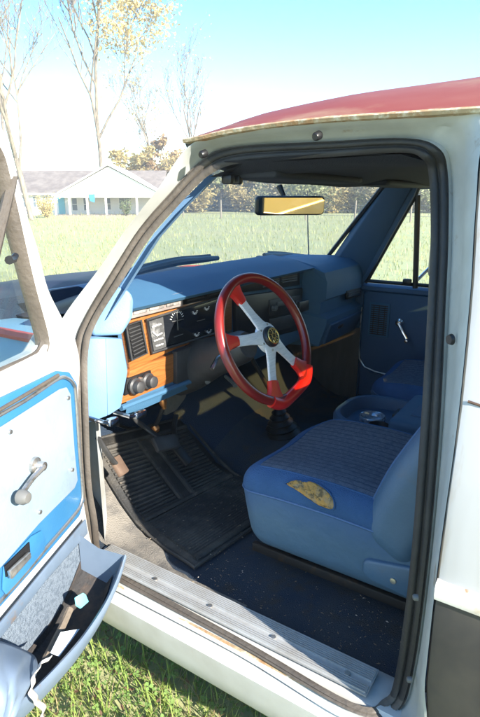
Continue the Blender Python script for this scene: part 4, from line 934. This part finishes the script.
# torn vinyl cover hanging off the pocket
tl = [[(-1.359,0.860,0.714), (-1.320,0.864,0.667), (-1.278,0.868,0.606), (-1.309,0.809,0.629)], [(-1.397,0.805,0.730), (-1.374,0.797,0.705), (-1.360,0.781,0.675), (-1.342,0.782,0.640)], [(-1.427,0.763,0.714), (-1.406,0.759,0.688), (-1.402,0.750,0.677), (-1.390,0.754,0.650)], [(-1.444,0.757,0.646), (-1.434,0.750,0.641), (-1.428,0.741,0.645), (-1.414,0.746,0.637)]]
tl = [spline(r_, 5) for r_ in tl]; cols_ = list(zip(*tl)); cols_ = [spline(list(c_), 5) for c_ in cols_]
cols_ = [[p + NV * (.006 * math.sin(i * 1.1) * math.sin(j * .4)) for j, p in enumerate(c_)] for i, c_ in enumerate(cols_)]
mb = MB(); mb.grid(cols_); mb.build('torn_cover', POCKETV, pocket, ang=None, solid=.002)
sl = spline([V(q) for q in ((-1.271,0.822,0.622), (-1.306,0.805,0.642), (-1.338,0.778,0.658), (-1.354,0.767,0.646), (-1.348,0.769,0.615), (-1.322,0.789,0.556), (-1.321,0.800,0.515))], 6)
mb = MB(); mb.grid([[p - DV * w_ + NV * (.003 * math.sin(k * .9)) for k, p in enumerate(sl)] for w_ in (-.006, 0, .007)]); mb.build('torn_strip', STRAPV, pocket, ang=None, solid=.002)
# loose things lying in the pocket
mb = MB(); tq = [(-1.105,0.949,0.592), (-1.076,0.959,0.579), (-1.065,0.963,0.564), (-1.055,0.967,0.534), (-1.086,0.956,0.543), (-1.104,0.949,0.568)]
mb.prism([V(q) for q in tq], V(.003, -.004, .004), .001); tg = mb.build('plastic_tag', TEAL, None); tag(tg, 'small turquoise plastic tag lying in the sagging door pocket', 'tag')
mb = MB(); mb.prism([V(q) for q in ((-1.238,0.871,0.579), (-1.184,0.906,0.572), (-1.130,0.909,0.538), (-1.220,0.867,0.556))], V(.001, -.001, .002)); pa = mb.build('folded_paper', PAPER, None); tag(pa, 'folded white paper tucked in the open door pocket', 'paper')
mb = MB(); mb.tube(spline([(-1.109,0.964,0.556), (-1.151,0.944,0.544), (-1.197,0.922,0.537), (-1.230,0.906,0.532)], 4), [.009] * 13, 8); sk = mb.build('wooden_stick', STICKM, None); tag(sk, 'rough brown stick lying along the door pocket beside the white paper', 'stick')

# litter on the carpet
rnd = random.Random(11); vs, fs = [], []
for _ in range(800):
    cx_, cy_, sg_ = rnd.choice(((-.80, .70, .05), (-.74, .66, .07), (-.82, .42, .04), (-.72, .34, .05), (-.66, .58, .12), (-.78, .28, .05))); x, y = max(-.858, rnd.gauss(cx_, sg_)), max(.2, min(.78, rnd.gauss(cy_, sg_ * 1.4)))
    if rnd.random() < .4: x, y = rnd.uniform(-.78, -.30), rnd.uniform(.76, 1.2)
    z = .531 if y < .78 else .548
    L = rnd.choice([.0007, .0009, .0012, .0020]) * rnd.uniform(.7, 1.5); t = rnd.uniform(0, 6.3); a_, b_ = V(math.cos(t), math.sin(t), 0) * L * rnd.uniform(1, 2.2), V(-math.sin(t), math.cos(t), .2) * L
    o = len(vs); c_ = V(x, y, z); vs += [c_ - a_, c_ + b_ * .5, c_ + a_, c_ - b_ * .5, c_ + V(0, 0, L)]; fs += [(o, o + 1, o + 4), (o + 1, o + 2, o + 4), (o + 2, o + 3, o + 4), (o + 3, o, o + 4)]
lt = raw('floor_litter', vs, fs, M('leaf_crumbs', (.20, .16, .11), .9, var=(40, (.5, .48, .42), .56, .60)))
tag(lt, 'scattered crumbs of dry leaf on the carpet', 'litter', kind='stuff')

# ================================================================== SETTING
gm = M('meadow_ground', (.34, .355, .175), .95, var=(.10, (.41, .385, .21), .35, .65), dirt=(.6, (.36, .39, .22), .42, .7), bump=(9, .8), spec=.1)
vs, fs = [], []
gr = [-600, -300, -150, -80, -40, -20, -10, -5, -2, 0, 2, 5, 10, 20, 40, 80, 150, 300, 600]
for j, y in enumerate(gr):
    for k, x in enumerate(gr):
        vs.append((x, y, 0)); 
n_ = len(gr); fs = [(j * n_ + k, j * n_ + k + 1, (j + 1) * n_ + k + 1, (j + 1) * n_ + k) for j in range(n_ - 1) for k in range(n_ - 1)]
ground = tag(raw('ground', vs, fs, gm), kind='structure')

def blades(name, m, n, pos, hgt, wid, seed, label, lean=.5, cat='grass'):
    rnd = random.Random(seed); vs, fs = [], []
    for _ in range(n):
        x, y, sc = pos(rnd); h = rnd.uniform(*hgt) * sc; wd = rnd.uniform(*wid) * sc; t = rnd.uniform(0, 6.283); l = rnd.uniform(.1, lean) * h
        u = V(math.cos(t), math.sin(t), 0); q = V(-u.y, u.x, 0); o = len(vs); p = V(x, y, 0)
        vs += [p - q * wd, p + q * wd, p + u * l * .35 + V(0, 0, h * .6) + q * wd * .8, p + u * l * .35 + V(0, 0, h * .6) - q * wd * .8, p + u * l + V(0, 0, h * .95)]
        fs += [(o, o + 1, o + 2, o + 3), (o + 3, o + 2, o + 4)]
    return tag(raw(name, vs, fs, m), label, cat, kind='stuff')
near = lambda r: (r.uniform(-2.2, -.25), r.uniform(.1, 2.1), 1) if r.random() < .62 else (r.uniform(-3.4, -.9), r.uniform(-1.4, 2.8), 1)
blades('grass', GRASSG, 15000, near, (.03, .12), (.0012, .003), 1, 'green grass growing beside the truck sill', 1.1)
blades('dry_grass', GRASSD, 5200, near, (.02, .10), (.001, .0022), 2, 'dry straw blades mixed in the grass by the sill', 1.6)
rnd = random.Random(3); vs, fs = [], []
for _ in range(8200):
    x, y, _s = near(rnd); z = rnd.uniform(.012, .07); t0 = rnd.uniform(0, 6.3); L = rnd.uniform(.006, .014)
    tl_ = V(rnd.uniform(-.5, .5), rnd.uniform(-.5, .5), 1).normalized(); e1 = tl_.cross(V(1, 0, 0)).normalized(); e2 = tl_.cross(e1)
    for k in range(3):
        t = t0 + k * 2.094; d_ = e1 * math.cos(t) + e2 * math.sin(t); q = e2 * math.cos(t) - e1 * math.sin(t); o = len(vs); c_ = V(x, y, z)
        vs += [c_, c_ + d_ * L * .6 + q * L * .5, c_ + d_ * L * 1.15, c_ + d_ * L * .6 - q * L * .5]; fs += [(o, o + 1, o + 2, o + 3)]
tag(raw('clover', vs, fs, CLOVER), 'low clover leaves covering the ground by the sill', 'clover', kind='stuff')
vs, fs = [], []
for _ in range(4400):
    x, y, _s = near(rnd); c_ = V(x, y, rnd.uniform(.01, .05)); t = rnd.uniform(0, 6.3); L = rnd.uniform(.004, .013)
    u = V(math.cos(t), math.sin(t), rnd.uniform(-.5, .5)) * L; q = V(-math.sin(t), math.cos(t), rnd.uniform(-.5, .5)) * L * .5; o = len(vs)
    vs += [c_ - u, c_ + q, c_ + u, c_ - q]; fs.append((o, o + 1, o + 2, o + 3))
tag(raw('dead_leaves', vs, fs, leafmat('dead_leaf', (.30, .17, .12), (.36, .27, .16))), 'small pinkish brown dead leaves among the clover', 'dead leaves', kind='stuff')
def far(r):
    d = 4 * (60 / 4) ** (r.random() ** .8); b = R(r.uniform(8, 62)); return (CAM.x + d * math.cos(b), CAM.y + d * math.sin(b), .7 + d * .035)
def farok(r):
    while True:
        q = far(r)
        if not (-1.1 < q[0] < 1.1 and q[1] < 3.0): return q
blades('meadow_grass', leafmat('meadow_green', (.33, .365, .145), (.41, .41, .19)), 12000, farok, (.03, .13), (.004, .010), 5, 'green meadow grass out beyond the truck', 1.0)
blades('meadow_straw', leafmat('meadow_straw', (.46, .45, .27), (.42, .42, .22)), 5000, farok, (.04, .20), (.003, .008), 6, 'pale straw stalks scattered through the meadow', 1.0)

# --- trees
def tree_mesh(seed, H, r0, levels=4, spread=.6, fork=.3, up=.25, leaves=0, leafsize=.18, leafbox=None, kids=(3, 4), minr=.008, crown0=.25):
    rnd = random.Random(seed); tb = MB(); tips = []
    def branch(p, d, L, r, lv):
        n = 5 if lv < 2 else 3; pts, rs = [p], [r]; q = p.copy(); dd = d.copy()
        for i in range(n):
            dd = (dd + V(rnd.gauss(0, .10 + .05 * lv), rnd.gauss(0, .10 + .05 * lv), rnd.gauss(0, .06) + up * .12 * lv)).normalized(); q = q + dd * (L / n); pts.append(q.copy()); rs.append(max(minr, r * (1 - .62 * (i + 1) / n)))
        tb.tube(pts, rs, 8 if lv == 0 else (6 if lv == 1 else (4 if lv == 2 else 3)), cap=False)
        if lv >= levels:
            tips.append((pts[-1], dd)); tips.append((pts[len(pts) // 2], dd)); return
        nk = rnd.randint(*kids) + (3 if lv == 0 else 0)
        for k in range(nk):
            t = rnd.uniform(fork if lv == 0 else .25, 1.0); i = min(n - 1, int(t * n)); f = t * n - i; bp = pts[i] * (1 - f) + pts[i + 1] * f
            az = rnd.uniform(0, 6.283); side = V(math.cos(az), math.sin(az), rnd.uniform(-.1, .5)); nd = (dd * (1 - spread * .6) + side * spread + V(0, 0, up)).normalized()
            branch(bp, nd, L * rnd.uniform(.42, .66) * (1.1 - .3 * t), max(minr, rs[i] * .62), lv + 1)
        tips.append((pts[-1], dd))
    branch(V(0, 0, 0), V(0, 0, 1), H * .72, r0, 0)
    lvs, lfs = [], []
    if leaves and tips:
        for _ in range(leaves):
            p, d = rnd.choice(tips)
            p = p + V(rnd.gauss(0, 1), rnd.gauss(0, 1), rnd.gauss(0, .8)) * H * .035
            if leafbox and not leafbox(p): continue
            if p.z < H * crown0 * rnd.uniform(.5, 1): continue
            s_ = leafsize * rnd.uniform(.5, 1.4); u = V(rnd.gauss(0, 1), rnd.gauss(0, 1), rnd.gauss(0, 1)).normalized(); q = u.cross(V(rnd.gauss(0, 1), rnd.gauss(0, 1), rnd.gauss(0, 1))).normalized(); o = len(lvs)
            lvs += [p - u * s_, p + q * s_ * .55, p + u * s_, p - q * s_ * .55]; lfs.append((o, o + 1, o + 2, o + 3))
    return tb, lvs, lfs
def tree(name, label, cat, loc, tm, bark, leaf, rz=0, group=None):
    t = tag(empty(name, loc, rz), label, cat, group); tb, lv, lf = tm; tb.build('trunk', bark, t, ang=None)
    if lv: raw('crown', lv, lf, leaf, t)
    return t
def at(p): return (p[0], p[1], 0)
tree('bare_tree', 'tall bare forked tree with pale trunk standing in front of the white house', 'tree', at((25.366,37.114,1.125)), tree_mesh(21, 23, .22, 4, .62, .14, .26, 350, .10, minr=.016, kids=(4, 6)), BARK, LYEL, 1.0)
tree('yellow_leaved_tree', 'tall slender tree with a patch of yellow leaves behind the house gable', 'tree', at((44.764,49.547,0.914)), tree_mesh(33, 35, .26, 4, .55, .20, .34, 26000, .21, minr=.024, kids=(4, 6), crown0=.4, leafbox=lambda p: p.z > 14.5 + 2.0 * math.sin(p.x * 1.3 + p.y) and 1.0 < p.x * .552 - p.y * .834 < 10 and math.sin(p.x * .9 + 1) * math.sin(p.y * .8) * math.sin(p.z * .9) > -.25), BARK, LYEL, 0)
tree('bare_tree', 'thin bare tree rising just behind the front corner of the truck roof', 'tree', at((55.520,43.557,0.862)), tree_mesh(8, 17, .20, 4, .42, .22, .40, 260, .13, minr=.014, kids=(4, 5)), BARKD, LYEL, 2.1)
tree('bare_tree', 'bare thin tree at the far left edge beyond the door window', 'tree', at((31.990,49.574,1.011)), tree_mesh(14, 25, .18, 4, .5, .2, .36, 0, minr=.018, kids=(4, 6)), BARKD, LYEL, 3.3)
tree('autumn_tree', 'sparse tan and yellow tree to the right of the house', 'tree', at((61.087,55.677,0.758)), tree_mesh(45, 20, .22, 4, .5, .2, .35, 700, .17, minr=.016, kids=(4, 5), crown0=.2), BARK, LYEL, .9)
tree('autumn_tree', 'low pale yellow tree between the house and the thin bare tree', 'tree', at((60.248,50.486,0.791)), tree_mesh(52, 10, .15, 4, .6, .15, .25, 1100, .17, minr=.012, crown0=.1), BARK, LYEL, 2.9)
# far tree line, one prototype per kind and copies
kinds = [('autumn_tree', 'hazy yellow autumn tree in the row at the far side of the field', LYEL, BARK, (61, 9, .16)), ('autumn_tree', 'tan half-bare autumn tree in the row at the far side of the field', LBRN, BARK, (62, 10, .17)),
         ('autumn_tree', 'olive green bushy tree in the row at the far side of the field', LGRN, BARKD, (63, 8, .15)), ('autumn_tree', 'orange brown autumn tree in the row at the far side of the field', LORA, BARK, (64, 8.5, .15)), ('evergreen_tree', 'dark green tree in the row at the far side of the field', LDRK, BARKD, (65, 8, .16))]
protos = {}
rnd = random.Random(77)
seq = [0, 3, 2, 0, 1, 3, 2, 4, 1, 2, 0, 4, 2, 1, 2, 0, 2, 4, 1, 2, 0, 2, 1, 2, 4, 2, 1, 0]
for i, kk in enumerate(seq):
    b = R(43 - 32 * i / (len(seq) - 1) + rnd.uniform(-.5, .5)); d = rnd.uniform(72, 96); loc = (CAM.x + d * math.cos(b), CAM.y + d * math.sin(b), 0)
    nm, lb, lf, bk, (sd_, H_, r_) = kinds[kk]
    if kk not in protos: protos[kk] = tree(nm, lb, 'tree', loc, tree_mesh(sd_, H_, r_, 3, .65, .12, .15, 2600, .26, kids=(4, 5), minr=.015, crown0=.05), bk, lf, 0, 'trees along the far field edge'); o = protos[kk]
    else: o = copy_tree(protos[kk]); o.location = loc
    s_ = rnd.uniform(.8, 1.15); o.rotation_euler = (0, 0, rnd.uniform(0, 6)); o.scale = (s_ * 1.25, s_ * 1.25, s_)
# trees behind the truck, seen only in the mirror
for i, (x, y, kk) in enumerate([(-14, -46, 1), (-9, -44, 0), (-4, -48, 0), (0, -43, 3), (5, -44, 1), (10, -46, 0), (-9, -55, 3)]):
    o = copy_tree(protos[kk]); o.location = (x, y, 0); o.rotation_euler = (0, 0, i); o.scale = (1.8, 1.8, 1.3); o['group'] = 'trees behind the truck'; o['label'] = 'autumn tree well behind the truck, reflected in the rear-view mirror'
def shrub(name, label, loc, seed, h, r, n, leaf, ls, cat='shrub', group=None):
    rnd = random.Random(seed); t = tag(empty(name, loc), label, cat, group); tb = MB(); vs, fs = [], []
    for k in range(14):
        az = rnd.uniform(0, 6.3); e = V(math.cos(az) * r * rnd.uniform(.3, .9), math.sin(az) * r * rnd.uniform(.3, .9), h * rnd.uniform(.6, .98)); st0 = V(e.x * .1, e.y * .1, 0); md = st0 * .5 + e * .5 + V(rnd.gauss(0, .1), rnd.gauss(0, .1), .1)
        tb.tube([st0, md, e], [.025, .018, .008], 5)
        for _ in range(n // 14):
            f = rnd.uniform(.2, 1.05); p = (st0 * (1 - f) + e * f) + V(rnd.gauss(0, .16), rnd.gauss(0, .16), rnd.gauss(0, .12)) * r
            if p.z < .02: continue
            s_ = ls * rnd.uniform(.6, 1.4); u = V(rnd.gauss(0, 1), rnd.gauss(0, 1), rnd.gauss(0, 1)).normalized(); q = u.cross(V(rnd.gauss(0, 1), rnd.gauss(0, 1), rnd.gauss(0, 1))).normalized(); o = len(vs)
            vs += [p - u * s_, p + q * s_ * .55, p + u * s_, p - q * s_ * .55]; fs.append((o, o + 1, o + 2, o + 3))
    tb.build('stem', BARKD, t, ang=None); raw('foliage', vs, fs, leaf, t); return t
shrub('garden_shrub', 'rounded pale yellow shrub in front of the house windows', at((29.854,41.248,0.652)), 2, 2.1, 1.25, 1400, LYEL, .07)
shrub('garden_shrub', 'dark green bush at the right end of the house porch', at((37.875,39.511,0.551)), 3, 1.5, .7, 700, LDRK, .07)
LGOLD = leafmat('gold_brush_leaves', (.46, .36, .16), (.36, .30, .14)); LSAGE = leafmat('sage_brush_leaves', (.27, .30, .15), (.33, .33, .17))
shk = [('tan brush', LBRN, 9, 4.0, 3.2), ('sage green brush', LSAGE, 12, 4.6, 3.4), ('golden brush', LGOLD, 15, 3.4, 2.8)]; shp = {}
for i, kk in enumerate([2, 0, 2, 1, 2, 0, 1, 1, 0, 2, 1, 0, 1, 1, 0, 1, 2, 1, 0, 1, 0, 1, 1, 0, 2, 1, 0, 1]):
    b = R(42.5 - 31 * i / 27 + rnd.uniform(-.6, .6)); d = rnd.uniform(66, 84); loc = (CAM.x + d * math.cos(b), CAM.y + d * math.sin(b), 0)
    nm, lf, sd_, h_, r_ = shk[kk]
    if kk not in shp: o = shp[kk] = shrub('field_shrub', 'broad ' + nm + ' growing below the tree row at the field edge', loc, sd_, h_, r_, 2600, lf, .17, group='brush at the field edge')
    else: o = copy_tree(shp[kk]); o.location = loc
    s_ = rnd.uniform(.55, 1.15); o.scale = (s_ * 1.2, s_ * 1.2, s_); o.rotation_euler = (0, 0, rnd.uniform(0, 6))

hz = bpy.data.materials.new('air'); hz.use_nodes = True; nt = hz.node_tree; nt.nodes.remove(nt.nodes['Principled BSDF']); pv_ = nt.nodes.new('ShaderNodeVolumePrincipled'); pv_.inputs['Color'].default_value = (.9, .93, .97, 1); pv_.inputs['Density'].default_value = .0019; pv_.inputs['Anisotropy'].default_value = 0; nt.links.new(pv_.outputs[0], nt.nodes['Material Output'].inputs['Volume'])
mb = MB(); mb.box((30, 20, 16.5), (230, 230, 35)); hzo = mb.build('haze', hz, None, ang=None); tag(hzo, kind='stuff'); hzo['label'] = 'thin pale haze in the air over the field'
# --- fence across the field
fn = tag(empty('wire_fence', at((39.003,21.220,1.101))), 'wire fence on thin weathered posts across the meadow', 'fence'); f0 = V(fn.location)
pa_, pb_ = V(at((36.527,35.132,1.050))), V(at((37.393,7.947,1.180))); nf = int((pb_ - pa_).length / 3.6); pts = []
for i in range(nf + 1):
    p = pa_.lerp(pb_, i / nf) + V(rnd.gauss(0, .1), rnd.gauss(0, .1), 0); h = rnd.uniform(1.25, 1.55); pts.append((p, h))
    mb = MB(); mb.tube([p - f0 - V(0, 0, .1), p - f0 + V(rnd.gauss(0, .03), rnd.gauss(0, .03), h)], [.075, .06], 8); mb.build('post', POSTW, fn)
mb = MB()
for hz in (.4, .75, 1.12): mb.tube([p - f0 + V(0, 0, hz) for p, h in pts], .012, 4)
mb.build('wire', WIRE, fn)

# --- the white house
ho = V(at((38.259,44.660,0.988))); hx, hy = V(.552, -.834, 0), V(.834, .552, 0)
house = tag(empty('house', ho), 'low white house with grey shingle roof, front gable porch and teal door', 'house')
house.scale = (1, 1, .88)
def HP(x, y, z): return hx * x + hy * y + V(0, 0, z)
def hbox(mb, x0, x1, y0, y1, z0, z1): mb.add([HP(x, y, z) for z in (z0, z1) for y in (y0, y1) for x in (x0, x1)], [(0, 1, 3, 2), (4, 6, 7, 5), (0, 4, 5, 1), (2, 3, 7, 6), (0, 2, 6, 4), (1, 5, 7, 3)])
K = .107
mb = MB(); hbox(mb, -11, 7, 0, 8, 0, 2.45); wall = mb.build('wall', SIDING, house, ang=20)
mb = MB(); 
for s_, y in ((-1, -.5), (1, 8.5)): mb.prism([HP(-11.5, y, 2.35), HP(7.5, y, 2.35), HP(7.2, 4, 5.0), HP(-11.2, 4, 5.0)], V(0, 0, .14))
roof = mb.build('roof', SHINGLE, house, ang=20)
mb = MB(); hbox(mb, -11.5, 7.5, -.55, -.5, 2.22, 2.42); mb.build('fascia', TRIMW, roof)
# gable porch
gx0, gx1, ga = (66 - 92) * K, (166 - 92) * K, (116 - 92) * K
mb = MB(); mb.prism([HP(gx0 + .2, -3.0, 2.15), HP(gx1 - .2, -3.0, 2.15), HP(ga, -3.0, 5.15)], hy * .2); mb.build('gable', SIDING, house, ang=20)
mb = MB()
mb.prism([HP(gx0 - .2, -3.3, 2.0), HP(ga, -3.3, 5.3), HP(ga, 3.5, 5.3), HP(gx0 - .2, 3.5, 2.0)], V(0, 0, .14)); mb.prism([HP(gx1 + .2, -3.3, 2.0), HP(ga, -3.3, 5.3), HP(ga, 3.5, 5.3), HP(gx1 + .2, 3.5, 2.0)], V(0, 0, .14)); proof = mb.build('porch_roof', TRIMW, house, ang=20)
mb = MB(); hbox(mb, gx0, gx1, -3.1, -2.9, 1.95, 2.2); mb.build('porch_beam', TRIMW, house)
for px in (66, 79, 95, 112, 140, 163):
    mb = MB(); hbox(mb, (px - 92) * K - .08, (px - 92) * K + .08, -3.08, -2.92, 0, 1.95); mb.build('porch_post', TRIMW, house)
mb = MB(); hbox(mb, gx0, gx1, -3.2, 0, 0, .12); mb.build('porch_floor', SHINGLE, house)
def hwin(px0, px1, z0, z1, n=2):
    x0, x1 = (px0 - 92) * K, (px1 - 92) * K; mb = MB(); hbox(mb, x0 - .08, x1 + .08, -.06, .0, z0 - .08, z1 + .08); f_ = mb.build('window', TRIMW, house)
    mb = MB()
    for k in range(n):
        for j in range(2):
            a_ = x0 + (x1 - x0) * k / n + .03; b_ = x0 + (x1 - x0) * (k + 1) / n - .03; c_ = z0 + (z1 - z0) * j / 2 + .03; e_ = z0 + (z1 - z0) * (j + 1) / 2 - .03; hbox(mb, a_, b_, -.075, -.055, c_, e_)
    mb.build('pane', WINDARK, f_)
hwin(24, 29, .9, 2.05); hwin(36, 42, .9, 2.05); hwin(45, 53, .7, 2.1, 3); hwin(73, 78, .5, 1.9, 1); hwin(84, 89, .5, 1.9, 1); hwin(104, 110, .6, 1.9, 1); hwin(118, 128, .6, 1.9)
mb = MB(); hbox(mb, (60 - 92) * K, (66 - 92) * K, -.07, 0, .1, 1.98); dr = mb.build('front_door', TEALDOOR, house)
mb = MB(); mb.prism([HP((97 - 92) * K, -3.15, 2.0), HP((103 - 92) * K, -3.15, 2.05), HP((102 - 92) * K, -3.15, 1.25), HP((98 - 92) * K, -3.15, 1.4)], hy * .03); fl = mb.build('hanging_banner', M('blue_banner', (.04, .22, .45), .7), None); fl.location = ho
tag(fl, 'small blue banner hanging from the white porch beam of the house', 'banner')
